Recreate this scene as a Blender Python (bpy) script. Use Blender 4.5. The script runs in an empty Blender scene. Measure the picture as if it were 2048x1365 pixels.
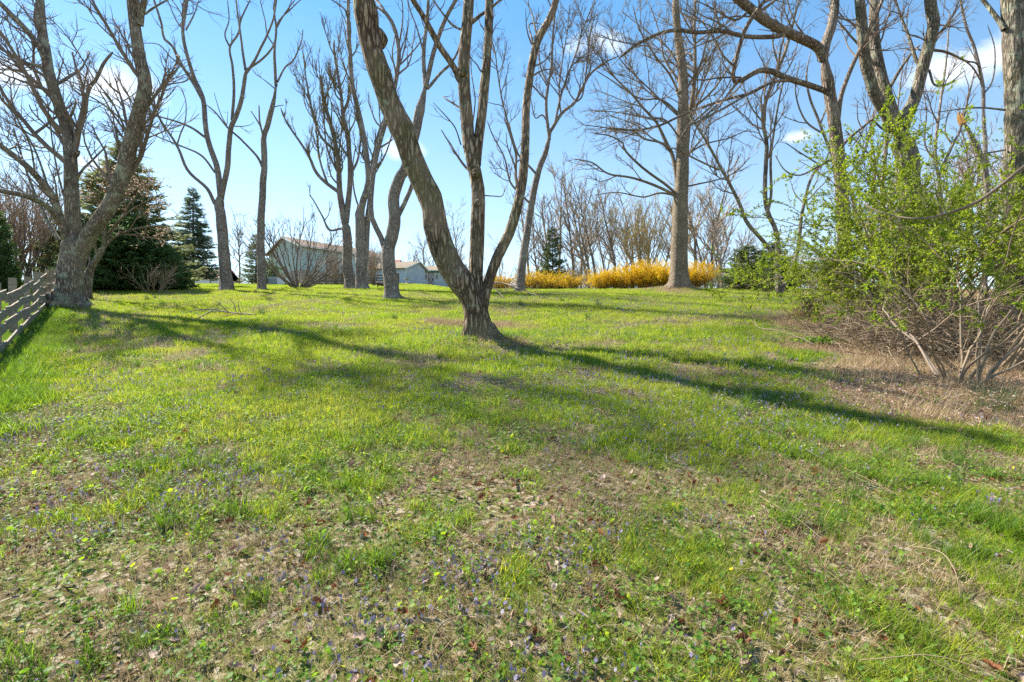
import bpy, math
import numpy as np
from mathutils import Vector

sc = bpy.context.scene
COL = sc.collection
rad = math.radians

# ------------------------------------------------------------------ camera, sky, sun, exposure
F, CX, CY, EYE = 967.0, 1024.0, 682.0, 1.35          # focal length and centre in photo pixels, eye height in metres
cam = bpy.data.cameras.new('camera')
cam.sensor_width = 36.0
cam.lens = 17.0
cam.clip_start = 0.05
cam.clip_end = 3000
camo = bpy.data.objects.new('camera', cam)
camo.location = (0, 0, EYE)
camo.rotation_euler = (rad(90), 0, 0)
COL.objects.link(camo)
sc.camera = camo

SUN_AZ, SUN_EL = -55.0, 43.0                          # degrees from straight ahead (negative: to the left), elevation
SKY_STRENGTH = 0.105
SUN_STRENGTH = 5.0
EXPOSURE = 1.5
world = bpy.data.worlds.new('World')
sc.world = world
world.use_nodes = True
wn, wl = world.node_tree.nodes, world.node_tree.links
wn.clear()
w_out = wn.new('ShaderNodeOutputWorld')
w_bg = wn.new('ShaderNodeBackground')
w_bg.inputs[1].default_value = SKY_STRENGTH
sky = wn.new('ShaderNodeTexSky')
sky.sky_type = 'NISHITA'
sky.sun_disc = False
sky.sun_elevation = rad(SUN_EL)
sky.sun_rotation = rad(SUN_AZ)
sky.air_density = 1.0
sky.dust_density = 0.0
sky.ozone_density = 1.2
# fair-weather clouds: small soft puffs at fixed directions of the sky, broken up by noise
w_tc = wn.new('ShaderNodeTexCoord')
w_noise = wn.new('ShaderNodeTexNoise')
w_noise.inputs['Scale'].default_value = 9.0
w_noise.inputs['Detail'].default_value = 9.0
w_noise.inputs['Roughness'].default_value = 0.62
wl.new(w_tc.outputs['Generated'], w_noise.inputs['Vector'])


def wmath(op, a, b=None, clamp=False):
    n = wn.new('ShaderNodeMath')
    n.operation = op
    n.use_clamp = clamp
    for i, v in enumerate((a, b)):
        if v is None:
            continue
        if hasattr(v, 'is_linked'):
            wl.new(v, n.inputs[i])
        else:
            n.inputs[i].default_value = v
    return n.outputs[0]


cloud = None
for (cpx, cpy, sx, sy) in ((225, 180, 75, 40), (315, 195, 55, 32), (35, 150, 60, 28), (180, 330, 45, 22), (1165, 92, 75, 26),
                           (1890, 145, 85, 42), (1590, 275, 35, 14), (800, 300, 60, 22), (2250, 240, 120, 50), (-260, 120, 150, 60),
                           (120, -200, 160, 60), (900, -300, 200, 60), (1500, -260, 160, 60)):
    dvec = Vector(((cpx - CX) / F, 1.0, (CY - cpy) / F))
    ln = dvec.length
    dvec.normalize()
    right = Vector((dvec.y, -dvec.x, 0)).normalized()
    up = right.cross(dvec)
    su, sv = sx / F / ln, sy / F / ln
    acc = None
    for ax, s in ((right, su), (up, sv)):
        d = wn.new('ShaderNodeVectorMath')
        d.operation = 'DOT_PRODUCT'
        wl.new(w_tc.outputs['Generated'], d.inputs[0])
        d.inputs[1].default_value = ax / s
        q = wmath('MULTIPLY', d.outputs['Value'], d.outputs['Value'])
        acc = q if acc is None else wmath('ADD', acc, q)
    d = wn.new('ShaderNodeVectorMath')
    d.operation = 'DOT_PRODUCT'
    wl.new(w_tc.outputs['Generated'], d.inputs[0])
    d.inputs[1].default_value = dvec
    front = wmath('GREATER_THAN', d.outputs['Value'], 0.2)
    e = wmath('MULTIPLY', wmath('POWER', 2.718, wmath('MULTIPLY', acc, -0.75)), front)
    cloud = e if cloud is None else wmath('MAXIMUM', cloud, e)
cl = wmath('MULTIPLY', wmath('SUBTRACT', wmath('ADD', cloud, wmath('MULTIPLY', wmath('SUBTRACT', w_noise.outputs['Fac'], 0.48), 3.0)), 0.45), 1.15, True)
cl = wmath('MULTIPLY', wmath('MULTIPLY', cl, wmath('MULTIPLY', cloud, 2.6, True)), 0.92)
w_mix = wn.new('ShaderNodeMix')
w_mix.data_type = 'RGBA'
w_hs = wn.new('ShaderNodeHueSaturation')
w_sep = wn.new('ShaderNodeSeparateXYZ')
wl.new(w_tc.outputs['Generated'], w_sep.inputs[0])
w_sat = wn.new('ShaderNodeMapRange')                  # saturation grade: sky colour paler towards the horizon
w_sat.inputs[1].default_value, w_sat.inputs[2].default_value = 0.0, 0.55
w_sat.inputs[3].default_value, w_sat.inputs[4].default_value = 0.75, 1.30
wl.new(w_sep.outputs[2], w_sat.inputs[0])
wl.new(w_sat.outputs[0], w_hs.inputs['Saturation'])
w_hs.inputs['Hue'].default_value = 0.499
w_gm = wn.new('ShaderNodeGamma')                      # tone grade: evens the sky's brightness out between zenith and horizon
w_gm.inputs[1].default_value = 0.74
wl.new(sky.outputs[0], w_gm.inputs[0])
w_sc = wn.new('ShaderNodeMix')
w_sc.data_type, w_sc.blend_type = 'RGBA', 'MULTIPLY'
w_sc.inputs[0].default_value = 1.0
w_sc.inputs[7].default_value = (1.08, 1.2, 1.25, 1)
wl.new(w_gm.outputs[0], w_sc.inputs[6])
wl.new(w_sc.outputs[2], w_hs.inputs['Color'])
wl.new(cl, w_mix.inputs[0])
wl.new(w_hs.outputs[0], w_mix.inputs[6])
w_mix.inputs[7].default_value = (5.2, 5.3, 5.4, 1)
wl.new(w_mix.outputs[2], w_bg.inputs[0])
wl.new(w_bg.outputs[0], w_out.inputs[0])

sun = bpy.data.lights.new('sun', 'SUN')
sun.energy = SUN_STRENGTH
sun.angle = rad(0.9)
sun.color = (1.0, 0.93, 0.82)
suno = bpy.data.objects.new('sun', sun)
sdir = Vector((math.sin(rad(SUN_AZ)) * math.cos(rad(SUN_EL)), math.cos(rad(SUN_AZ)) * math.cos(rad(SUN_EL)), math.sin(rad(SUN_EL))))
suno.rotation_euler = sdir.to_track_quat('Z', 'Y').to_euler()
suno.location = (-20, 15, 40)
COL.objects.link(suno)

vs = sc.view_settings
vs.view_transform = 'Standard'
vs.look = 'None'
vs.exposure = EXPOSURE
vs.gamma = 1.0
vs.use_curve_mapping = False
sc.render.film_transparent = False
sc.cycles.use_denoising = False
sc.cycles.max_bounces = 6
sc.cycles.transparent_max_bounces = 4
sc.cycles.sample_clamp_indirect = 6.0


# ------------------------------------------------------------------ helpers: noise, terrain, pixels
def vnoise(x, y, scale, seed=0):
    x = np.asarray(x, float) / scale
    y = np.asarray(y, float) / scale
    ix, iy = np.floor(x), np.floor(y)
    fx, fy = x - ix, y - iy
    fx, fy = fx * fx * (3 - 2 * fx), fy * fy * (3 - 2 * fy)

    def h(a, b):
        v = np.sin(a * 127.1 + b * 311.7 + seed * 74.7) * 43758.5453
        return v - np.floor(v)
    return (h(ix, iy) * (1 - fx) + h(ix + 1, iy) * fx) * (1 - fy) + (h(ix, iy + 1) * (1 - fx) + h(ix + 1, iy + 1) * fx) * fy


def sstep(a, b, x):
    t = np.clip((np.asarray(x, float) - a) / (b - a), 0, 1)
    return t * t * (3 - 2 * t)


YK = [-80, -30, 0, 5, 9, 15, 25, 35, 45, 52, 60, 75, 90, 150, 600]
ZR = [-9, -4, 0, .67, 1.26, 2.28, 3.93, 5.05, 5.86, 6.2, 6.5, 6.75, 6.9, 7.1, 7.5]
ZL = [-9, -4, 0, .67, 1.26, 2.28, 3.93, 5.2, 6.38, 7.3, 8.4, 9.8, 10.1, 10.6, 11]
_yy = np.arange(-90, 620, 0.25)
_k = np.exp(-0.5 * (np.arange(-40, 41) * 0.25 / 2.6) ** 2)
_k /= _k.sum()


def _smooth(z):
    v = np.interp(_yy, YK, z)
    return np.convolve(np.pad(v, 40, mode='edge'), _k, 'valid')


_zr, _zl = _smooth(ZR), _smooth(ZL)


def ground(x, y):
    x, y = np.asarray(x, float), np.asarray(y, float)
    a, b = np.interp(y, _yy, _zr), np.interp(y, _yy, _zl)
    z = a + (b - a) * sstep(3, -13, x)
    near = sstep(120, 60, np.abs(y))
    return z + near * (0.10 * (vnoise(x, y, 4.0, 3) - .5) + 0.05 * (vnoise(x, y, 1.1, 5) - .5) + 0.018 * (vnoise(x, y, .33, 6) - .5)) \
        + 0.28 * np.exp(-(((x - 8.28) / 1.5) ** 2 + ((y - 24.0) / 1.3) ** 2)) + 0.12 * np.exp(-(((x + .55) / .8) ** 2 + ((y - 9.5) / .8) ** 2))


def gz(x, y):
    return float(ground(x, y))


def at(px, py, d):
    return np.array(((px - CX) / F * d, d, EYE + (CY - py) / F * d))


def hit(px, py):
    d = np.linspace(0.8, 90, 12000)
    x = (px - CX) / F * d
    z = EYE + (CY - py) / F * d
    g = ground(x, d)
    k = np.argmax(z < g)
    return float(x[k]), float(d[k])


def base(px, d):
    x = (px - CX) / F * d
    return np.array((x, d, gz(x, d)))


# ------------------------------------------------------------------ helpers: objects
def tag(o, label=None, cat=None, group=None, kind=None):
    if label:
        o['label'] = label
    if cat:
        o['category'] = cat
    if group:
        o['group'] = group
    if kind:
        o['kind'] = kind
    return o


def empty(name, loc, label, cat, group=None, rz=0):
    o = bpy.data.objects.new(name, None)
    o.location = [float(v) for v in loc]
    o.rotation_euler = (0, 0, rz)
    COL.objects.link(o)
    return tag(o, label, cat, group)


def make_mesh(name, v, quads=None, tris=None, mats=(), smooth=True, attr=None):
    me = bpy.data.meshes.new(name)
    v = np.ascontiguousarray(v, dtype=np.float32).reshape(-1, 3)
    q = np.zeros((0, 4), np.int32) if quads is None else np.asarray(quads, np.int32).reshape(-1, 4)
    t = np.zeros((0, 3), np.int32) if tris is None else np.asarray(tris, np.int32).reshape(-1, 3)
    me.vertices.add(len(v))
    me.vertices.foreach_set('co', v.ravel())
    nl = len(q) * 4 + len(t) * 3
    me.loops.add(nl)
    me.loops.foreach_set('vertex_index', np.concatenate([q.ravel(), t.ravel()]))
    me.polygons.add(len(q) + len(t))
    ls = np.concatenate([np.arange(len(q)) * 4, len(q) * 4 + np.arange(len(t)) * 3]).astype(np.int32)
    me.polygons.foreach_set('loop_start', ls)
    me.polygons.foreach_set('use_smooth', np.full(len(q) + len(t), smooth))
    if attr is not None:
        a = me.attributes.new('v', 'FLOAT', 'POINT')
        a.data.foreach_set('value', np.asarray(attr, np.float32))
    for m in (mats if isinstance(mats, (list, tuple)) else [mats]):
        me.materials.append(m)
    me.update(calc_edges=True)
    return me


def link(name, me, parent=None, loc=None):
    o = bpy.data.objects.new(name, me)
    COL.objects.link(o)
    if parent is not None:
        o.parent = parent
    if loc is not None:
        o.location = [float(c) for c in loc]
    return o


class MB:
    """collects quads / triangles into one mesh"""
    def __init__(s):
        s.v, s.q, s.t, s.a, s.n = [], [], [], [], 0

    def add(s, v, q=None, t=None, a=None):
        v = np.asarray(v, float).reshape(-1, 3)
        if q is not None and len(q):
            s.q.append(np.asarray(q, int).reshape(-1, 4) + s.n)
        if t is not None and len(t):
            s.t.append(np.asarray(t, int).reshape(-1, 3) + s.n)
        s.v.append(v)
        s.a.append(np.full(len(v), .5) if a is None else np.asarray(a, float))
        s.n += len(v)

    def box(s, o, ux, uy, lx, ly, lz, uz=(0, 0, 1)):
        o, ux, uy, uz = (np.asarray(k, float) for k in (o, ux, uy, uz))
        c = [o + ux * a * lx + uy * b * ly + uz * h * lz for h in (0, 1) for a, b in ((0, 0), (1, 0), (1, 1), (0, 1))]
        s.add(c, q=[(0, 3, 2, 1), (4, 5, 6, 7), (0, 1, 5, 4), (1, 2, 6, 5), (2, 3, 7, 6), (3, 0, 4, 7)])

    def prism(s, poly, ext):
        """extrude a flat polygon (list of 3d points) by the vector ext"""
        p = np.asarray(poly, float)
        n = len(p)
        v = np.concatenate([p, p + np.asarray(ext, float)])
        q = [(i, (i + 1) % n, n + (i + 1) % n, n + i) for i in range(n)]
        t = [(0, i + 1, i) for i in range(1, n - 1)] + [(n, n + i, n + i + 1) for i in range(1, n - 1)]
        s.add(v, q=q, t=t)

    def mesh(s, name, mats, smooth=False, attr=False):
        return make_mesh(name, np.concatenate(s.v), np.concatenate(s.q) if s.q else None, np.concatenate(s.t) if s.t else None, mats, smooth,
                         np.concatenate(s.a) if attr else None)

    def build(s, name, mats, parent=None, smooth=False, attr=False, loc=None):
        return link(name, s.mesh(name, mats, smooth, attr), parent, loc)


def nrm(a):
    return a / np.maximum(np.linalg.norm(a, axis=-1, keepdims=True), 1e-9)


def tube(mb, P, R, m=6, rough=0.0, rng=None, flare=None, shift=None, cap=False):
    """tubes along B polylines of K points, B x K x 3, radii B x K"""
    P, R = np.asarray(P, float), np.asarray(R, float)
    if P.ndim == 2:
        P, R = P[None], R[None]
    if len(P) == 0:
        return
    B, K, _ = P.shape
    T = nrm(np.gradient(P, axis=1))
    ref = np.where(np.abs(T[:, 0, 2:3]) > .8, np.array([[1., 0.2, 0]]), np.array([[0, 0.1, 1.]]))
    N = np.zeros_like(P)
    N[:, 0] = nrm(np.cross(T[:, 0], ref))
    for k in range(1, K):
        n = N[:, k - 1] - T[:, k] * np.sum(T[:, k] * N[:, k - 1], -1, keepdims=True)
        N[:, k] = nrm(n)
    Bn = np.cross(T, N)
    an = 2 * np.pi * np.arange(m) / m
    rr = np.repeat(R[:, :, None], m, 2)
    if rough and rng is not None:
        nz = rng.normal(size=(B, K, m))
        for _ in range(3):
            nz = (np.roll(nz, 1, 1) + nz * 2 + np.roll(nz, -1, 1)) / 4
        nz2 = rng.normal(size=(B, K, m))
        for _ in range(8):
            nz2 = (np.roll(nz2, 1, 1) + nz2 + np.roll(nz2, -1, 1) + np.roll(nz2, 1, 2) + np.roll(nz2, -1, 2)) / 5.0
        nz = nz / nz.std()
        nz2 = (nz2 - nz2.mean()) / nz2.std()
        rr = rr * (1 + rough * .7 * np.clip(nz, -2, 2) + rough * .9 * np.clip(nz2, -2, 2))
    if flare is not None:
        rr = rr * flare(np.arange(K)[None, :, None], an[None, None, :], P)
    V = P[:, :, None] + rr[..., None] * (np.cos(an)[None, None, :, None] * N[:, :, None] + np.sin(an)[None, None, :, None] * Bn[:, :, None])
    if shift is not None:
        V = V - np.asarray(shift)
    idx = np.arange(B * K * m).reshape(B, K, m)
    a = idx[:, :-1]
    b = np.roll(idx, -1, 2)[:, :-1]
    c = np.roll(idx, -1, 2)[:, 1:]
    d = idx[:, 1:]
    q = np.stack([a, b, c, d], -1).reshape(-1, 4)
    t = None
    if cap:
        e = idx[:, -1]
        t = np.concatenate([np.stack([e[:, 0], e[:, j], e[:, j + 1]], -1) for j in range(1, m - 1)])
    mb.add(V.reshape(-1, 3), q=q, t=t)


def spline(pts, K):
    """Catmull-Rom through the points, K samples evenly spaced"""
    p = np.asarray(pts, float)
    if len(p) == 2:
        return p[0] + (p[1] - p[0]) * np.linspace(0, 1, K)[:, None]
    pp = np.vstack([2 * p[0] - p[1], p, 2 * p[-1] - p[-2]])
    out = []
    for i in range(1, len(pp) - 2):
        t = np.linspace(0, 1, 12, endpoint=False)[:, None]
        a, b, c, d = pp[i - 1], pp[i], pp[i + 1], pp[i + 2]
        out.append(.5 * (2 * b + (c - a) * t + (2 * a - 5 * b + 4 * c - d) * t ** 2 + (3 * b - a - 3 * c + d) * t ** 3))
    o = np.vstack(out + [p[-1:]])
    s = np.concatenate([[0], np.cumsum(np.linalg.norm(np.diff(o[:, :3], axis=0), axis=1))])
    u = np.linspace(0, s[-1], K)
    return np.stack([np.interp(u, s, o[:, j]) for j in range(p.shape[1])], 1)


def spawn(P, R, rng, n=None, per_m=None, t0=.2, t1=1., ang=45, asd=12, lf=.35, lsd=.35, rf=.5, K=7, wob=.16, up=.05, minr=.004, tip=.3,
          lmin=.15, lmax=9., taper=.7, side=None):
    """grow child branches from B parents; returns (P, R)"""
    B, K0, _ = P.shape
    if B == 0:
        return np.zeros((0, K, 3)), np.zeros((0, K))
    L = np.linalg.norm(np.diff(P, axis=1), axis=2).sum(1)
    c = np.full(B, n) if n is not None else rng.poisson(per_m * L * (t1 - t0))
    idx = np.repeat(np.arange(B), c)
    M = len(idx)
    t = rng.uniform(t0, t1, M)
    s = t * (K0 - 1)
    i = np.minimum(s.astype(int), K0 - 2)
    f = (s - i)[:, None]
    st = P[idx, i] * (1 - f) + P[idx, i + 1] * f
    tan = nrm(P[idx, i + 1] - P[idx, i])
    rp = R[idx, i] * (1 - f[:, 0]) + R[idx, i + 1] * f[:, 0]
    rv = rng.normal(size=(M, 3))
    if side is not None:
        rv = rv * .6 + np.asarray(side)
    pr = nrm(rv - tan * np.sum(rv * tan, -1, keepdims=True))
    a = np.radians(rng.normal(ang, asd, M))[:, None]
    d = tan * np.cos(a) + pr * np.sin(a)
    ln = np.clip(lf * L[idx] * (1.2 - taper * t) * rng.uniform(1 - lsd, 1 + lsd, M), lmin, lmax)
    r0 = np.minimum(rp * rf * rng.uniform(.7, 1.1, M), ln * .022) + minr
    step = (ln / (K - 1))[:, None]
    pts = [st]
    cur = st
    for k in range(K - 1):
        d = nrm(d + rng.normal(size=(M, 3)) * wob + np.array([0, 0, up]))
        cur = cur + d * step
        pts.append(cur)
    PP = np.stack(pts, 1)
    RR = r0[:, None] * np.linspace(1, tip, K)[None]
    return PP, np.maximum(RR, minr * .7)


def rnd_dirs(rng, n):
    return nrm(rng.normal(size=(n, 3)))


def leaves(mb, C, D, rng, ln, wd, droop=0.3):
    """one folded diamond leaf at each point C, pointing along D"""
    n = len(C)
    if n == 0:
        return
    D = nrm(D)
    S = nrm(np.cross(D, rnd_dirs(rng, n)))
    U = np.cross(S, D)
    l = (ln * rng.uniform(.6, 1.3, n))[:, None]
    w = (wd * rng.uniform(.6, 1.3, n))[:, None]
    b = C
    tip = C + D * l - U * l * droop * rng.uniform(0, 1, (n, 1))
    m = C + D * l * .5
    le = m + S * w * .5 + U * w * .25
    ri = m - S * w * .5 + U * w * .25
    V = np.stack([b, ri, tip, le], 1).reshape(-1, 3)
    q = np.arange(n * 4).reshape(n, 4)
    mb.add(V, q=q, a=np.repeat(rng.uniform(0, 1, n), 4))


# ------------------------------------------------------------------ materials
class NT:
    def __init__(s, name):
        s.m = bpy.data.materials.new(name)
        s.m.use_nodes = True
        s.n, s.l = s.m.node_tree.nodes, s.m.node_tree.links
        s.n.clear()
        s.out = s.n.new('ShaderNodeOutputMaterial')

    def node(s, t, ins=None, **kw):
        n = s.n.new('ShaderNode' + t)
        for k, v in kw.items():
            setattr(n, k, v)
        for k, v in (ins or {}).items():
            s.set(n.inputs[k], v)
        return n

    def set(s, sock, v):
        if hasattr(v, 'is_linked'):
            s.l.new(v, sock)
        else:
            if isinstance(v, tuple) and len(v) == 3 and sock.type == 'RGBA':
                v = v + (1,)
            sock.default_value = v

    def mix(s, f, a, b, blend='MIX'):
        n = s.node('Mix', data_type='RGBA', blend_type=blend)
        s.set(n.inputs[0], f)
        s.set(n.inputs[6], a)
        s.set(n.inputs[7], b)
        return n.outputs[2]

    def math(s, op, a, b=0.0, clamp=False):
        n = s.node('Math', operation=op, use_clamp=clamp)
        s.set(n.inputs[0], a)
        s.set(n.inputs[1], b)
        return n.outputs[0]

    def ramp(s, f, stops):
        n = s.node('ValToRGB')
        s.set(n.inputs[0], f)
        e = n.color_ramp.elements
        while len(e) < len(stops):
            e.new(.5)
        for el, (p, c) in zip(e, stops):
            el.position = p
            el.color = c + (1,)
        return n.outputs[0]

    def step(s, f, a, b):
        n = s.node('MapRange', interpolation_type='SMOOTHSTEP')
        s.set(n.inputs[0], f)
        n.inputs[1].default_value, n.inputs[2].default_value = a, b
        return n.outputs[0]

    def noise(s, vec, scale, detail=4, rough=.55):
        n = s.node('TexNoise', {'Scale': scale, 'Detail': detail, 'Roughness': rough})
        if vec is not None:
            s.l.new(vec, n.inputs['Vector'])
        return n.outputs['Fac']

    def finish(s, col, rough=.8, bump=None, bstr=.5, bdist=.02, spec=.2):
        p = s.node('BsdfPrincipled', {'Base Color': col, 'Roughness': rough})
        p.inputs['Specular IOR Level'].default_value = spec
        if bump is not None:
            b = s.node('Bump', {'Height': bump, 'Strength': bstr, 'Distance': bdist})
            s.l.new(b.outputs[0], p.inputs['Normal'])
        s.l.new(p.outputs[0], s.out.inputs[0])
        return s.m


def bark(name, dark, mid, light, lichen=0.2, lcol=(.30, .32, .24), scale=1.0, moss=0.0):
    m = NT(name)
    tc = m.node('TexCoord').outputs['Object']
    mp = m.node('Mapping', {'Scale': (9 * scale, 9 * scale, 1.9 * scale)})
    m.l.new(tc, mp.inputs[0])
    warp = m.node('TexNoise', {'Scale': 1.2, 'Detail': 3.0})
    m.l.new(mp.outputs[0], warp.inputs['Vector'])
    wv = m.node('VectorMath', operation='MULTIPLY_ADD')
    m.l.new(warp.outputs['Color'], wv.inputs[0])
    wv.inputs[1].default_value = (1.1, 1.1, 1.1)
    m.l.new(mp.outputs[0], wv.inputs[2])
    vor = m.node('TexVoronoi', {'Scale': 1.5}, feature='DISTANCE_TO_EDGE')
    m.l.new(wv.outputs[0], vor.inputs['Vector'])
    ridge = m.step(vor.outputs['Distance'], 0.0, .38)
    fine = m.noise(mp.outputs[0], 5.0, 5, .65)
    h = m.math('ADD', m.math('MULTIPLY', ridge, .7), m.math('MULTIPLY', fine, .5))
    col = m.ramp(h, [(.28, dark), (.56, mid), (.86, light)])
    big = m.noise(tc, 1.3, 3)
    col = m.mix(m.step(big, .35, .75), col, m.mix(.5, col, light))
    rnd = m.node('ObjectInfo').outputs['Random']
    col = m.mix(m.math('MULTIPLY', rnd, .25), col, m.mix(.6, col, dark))
    if lichen > 0:
        ln = m.noise(tc, 3.2, 6, .7)
        f = m.math('MULTIPLY', m.step(ln, .62 - .25 * lichen, .70 - .2 * lichen), .75)
        col = m.mix(f, col, lcol)
    if moss > 0:
        gn = m.noise(tc, 1.1, 4, .6)
        col = m.mix(m.math('MULTIPLY', m.step(gn, .45, .7), moss), col, (.10, .115, .03))
    return m.finish(m.mix(1.0, col, (1.35, 1.33, 1.3), 'MULTIPLY'), .9, h, 1.0, .055 / scale)


B_GREY = bark('bark_grey_brown', (.085, .066, .055), (.225, .185, .158), (.34, .29, .25), .22, scale=1.5)
B_MAPLE = bark('bark_maple', (.060, .045, .035), (.19, .148, .115), (.31, .25, .20), .42, (.31, .32, .23), 1.2, .25)
B_LEAN = bark('bark_furrowed', (.045, .029, .019), (.185, .132, .088), (.33, .25, .17), .16, (.30, .32, .22), 1.0, .3)
B_RIGHT = bark('bark_deep_ridged', (.050, .037, .028), (.165, .128, .098), (.28, .225, .175), .12, scale=1.25)
B_SMOOTH = bark('bark_tall_smooth', (.09, .07, .05), (.20, .155, .11), (.28, .225, .165), .12, scale=1.8)
B_PLATE = bark('bark_flaky_plates', (.04, .031, .024), (.13, .105, .08), (.23, .195, .155), .4, (.24, .255, .19), 1.1, .3)
B_FAR = bark('bark_far_woodland', (.11, .085, .068), (.21, .17, .135), (.30, .245, .195), .1)


def twig_mat(name, c1, c2):
    m = NT(name)
    tc = m.node('TexCoord').outputs['Object']
    col = m.mix(m.noise(tc, 2.5, 3), c1, c2)
    return m.finish(col, .85, spec=.15)


TW_GREY = twig_mat('twig_grey_brown', (.14, .105, .08), (.26, .205, .16))
TW_TAN = twig_mat('twig_tan', (.17, .125, .08), (.29, .225, .15))
TW_RED = twig_mat('twig_reddish', (.27, .19, .13), (.46, .34, .24))
TW_DEAD = twig_mat('twig_dead_brush', (.14, .10, .07), (.33, .26, .18))
TW_DARK = twig_mat('twig_dark', (.06, .045, .032), (.13, .10, .075))
TW_FARG = twig_mat('twig_far_grey', (.19, .15, .12), (.33, .27, .215))
TW_FART = twig_mat('twig_far_tan', (.26, .20, .14), (.44, .35, .25))
TW_GOLD = twig_mat('twig_golden', (.34, .25, .13), (.52, .40, .22))
TW_OLIVE = twig_mat('twig_olive', (.12, .10, .045), (.25, .20, .11))


def leaf_mat(name, stops, trans=.45, tcol=None, rough=.55, spec=.25, patch=None, patch_scale=.6):
    """foliage: colour from the per-leaf value v, some light coming through"""
    m = NT(name)
    v = m.node('Attribute', attribute_name='v').outputs['Fac']
    r = m.node('ObjectInfo').outputs['Random']
    f = m.math('ADD', m.math('MULTIPLY', v, .55), m.math('MULTIPLY', r, .45))
    col = m.ramp(f, stops)
    if patch is not None:
        pos = m.node('NewGeometry').outputs['Position']
        nz = m.noise(pos, patch_scale, 4, .6)
        col = m.mix(m.math('MULTIPLY', m.step(nz, .42, .66), .6), col, patch)
        nf = m.noise(pos, 11., 3, .6)
        col = m.mix(1.0, col, m.ramp(nf, [(.30, (.50, .56, .55)), (.5, (.95, .98, 1.)), (.72, (1.4, 1.3, 1.2))]), 'MULTIPLY')
    p = m.node('BsdfPrincipled', {'Base Color': col, 'Roughness': rough})
    p.inputs['Specular IOR Level'].default_value = spec
    t = m.node('BsdfTranslucent', {'Color': m.mix(1.0, col, tcol, 'MULTIPLY') if tcol else col})
    x = m.node('MixShader', {0: trans})
    m.l.new(p.outputs[0], x.inputs[1])
    m.l.new(t.outputs[0], x.inputs[2])
    m.l.new(x.outputs[0], m.out.inputs[0])
    return m.m


GRASS_STOPS = [(.0, (.075, .145, .014)), (.35, (.15, .245, .018)), (.65, (.24, .33, .026)), (.85, (.33, .35, .055)), (1., (.50, .42, .19))]
M_GRASS = leaf_mat('grass_blades', GRASS_STOPS, .5, (1.9, 1.75, .9), .5, .2, (.27, .295, .05), .55)
M_GRASS_TALL = leaf_mat('lush_grass_blades', [(.0, (.045, .11, .012)), (.5, (.10, .19, .018)), (1., (.18, .26, .03))], .5, (1.8, 1.7, .8), .45, .35)
M_GRASS_BLUE = leaf_mat('bulb_leaf_blades', [(.0, (.035, .08, .030)), (1., (.075, .125, .045))], .4, (1.5, 1.5, .9), .45, .35)
M_STRAW = leaf_mat('dry_straw', [(.0, (.17, .105, .055)), (.5, (.40, .29, .165)), (1., (.64, .51, .33))], .3, None, .7, .15)
M_VIOLET = leaf_mat('violet_leaf', [(.0, (.06, .14, .025)), (.5, (.12, .22, .030)), (.8, (.22, .31, .030)), (1., (.36, .40, .05))], .45, (1.8, 1.8, .8), .55, .22)
M_FLOWER = leaf_mat('violet_petal', [(.0, (.13, .10, .22)), (.6, (.22, .19, .31)), (1., (.45, .42, .50))], .35, None, .6, .1)
M_DANDELION = leaf_mat('yellow_petal', [(.0, (.70, .50, .02)), (1., (.80, .62, .04))], .3, None, .6, .1)
M_LITTER = leaf_mat('dead_leaf', [(.0, (.14, .070, .040)), (.25, (.26, .16, .11)), (.55, (.40, .30, .235)), (1., (.58, .48, .42))], .2, None, .75, .15)
M_LITTER_RED = leaf_mat('dead_leaf_russet', [(.0, (.15, .05, .02)), (1., (.33, .14, .06))], .25, None, .65, .2)
M_HONEY = leaf_mat('young_green_leaf', [(.0, (.10, .165, .016)), (.5, (.20, .275, .025)), (1., (.37, .41, .06))], .5, (1.7, 1.6, .8), .5, .3)
M_BUD = leaf_mat('beige_blossom', [(.0, (.32, .23, .15)), (1., (.56, .44, .33))], .4)
M_BUDY = leaf_mat('yellow_green_bud', [(.0, (.30, .24, .05)), (1., (.50, .42, .12))], .45)
M_BUDR = leaf_mat('reddish_bud', [(.0, (.28, .18, .12)), (1., (.46, .34, .23))], .4)
M_FORS = leaf_mat('forsythia_blossom', [(.0, (.56, .33, .010)), (.5, (.80, .53, .014)), (1., (.88, .66, .05))], .45, None, .6, .1)
M_PINE = leaf_mat('conifer_needles', [(.0, (.035, .065, .026)), (.5, (.075, .115, .04)), (1., (.16, .185, .07))], .35, None, .6, .2)
M_PINE_TAN = leaf_mat('conifer_needles_tan', [(.0, (.10, .135, .05)), (.5, (.20, .235, .09)), (.8, (.33, .32, .18)), (1., (.55, .47, .34))], .45, None, .6, .2)
M_SPRUCE = leaf_mat('spruce_needles', [(.0, (.05, .09, .055)), (.5, (.10, .15, .09)), (1., (.20, .245, .15))], .4, None, .6, .2)
M_YEW = leaf_mat('dark_evergreen_leaf', [(.0, (.03, .07, .022)), (.5, (.08, .15, .04)), (1., (.19, .26, .07))], .42, None, .5, .3)
M_ARBOR = leaf_mat('bright_conifer_leaf', [(.0, (.05, .085, .015)), (1., (.13, .17, .035))], .3, None, .6, .2)


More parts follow.
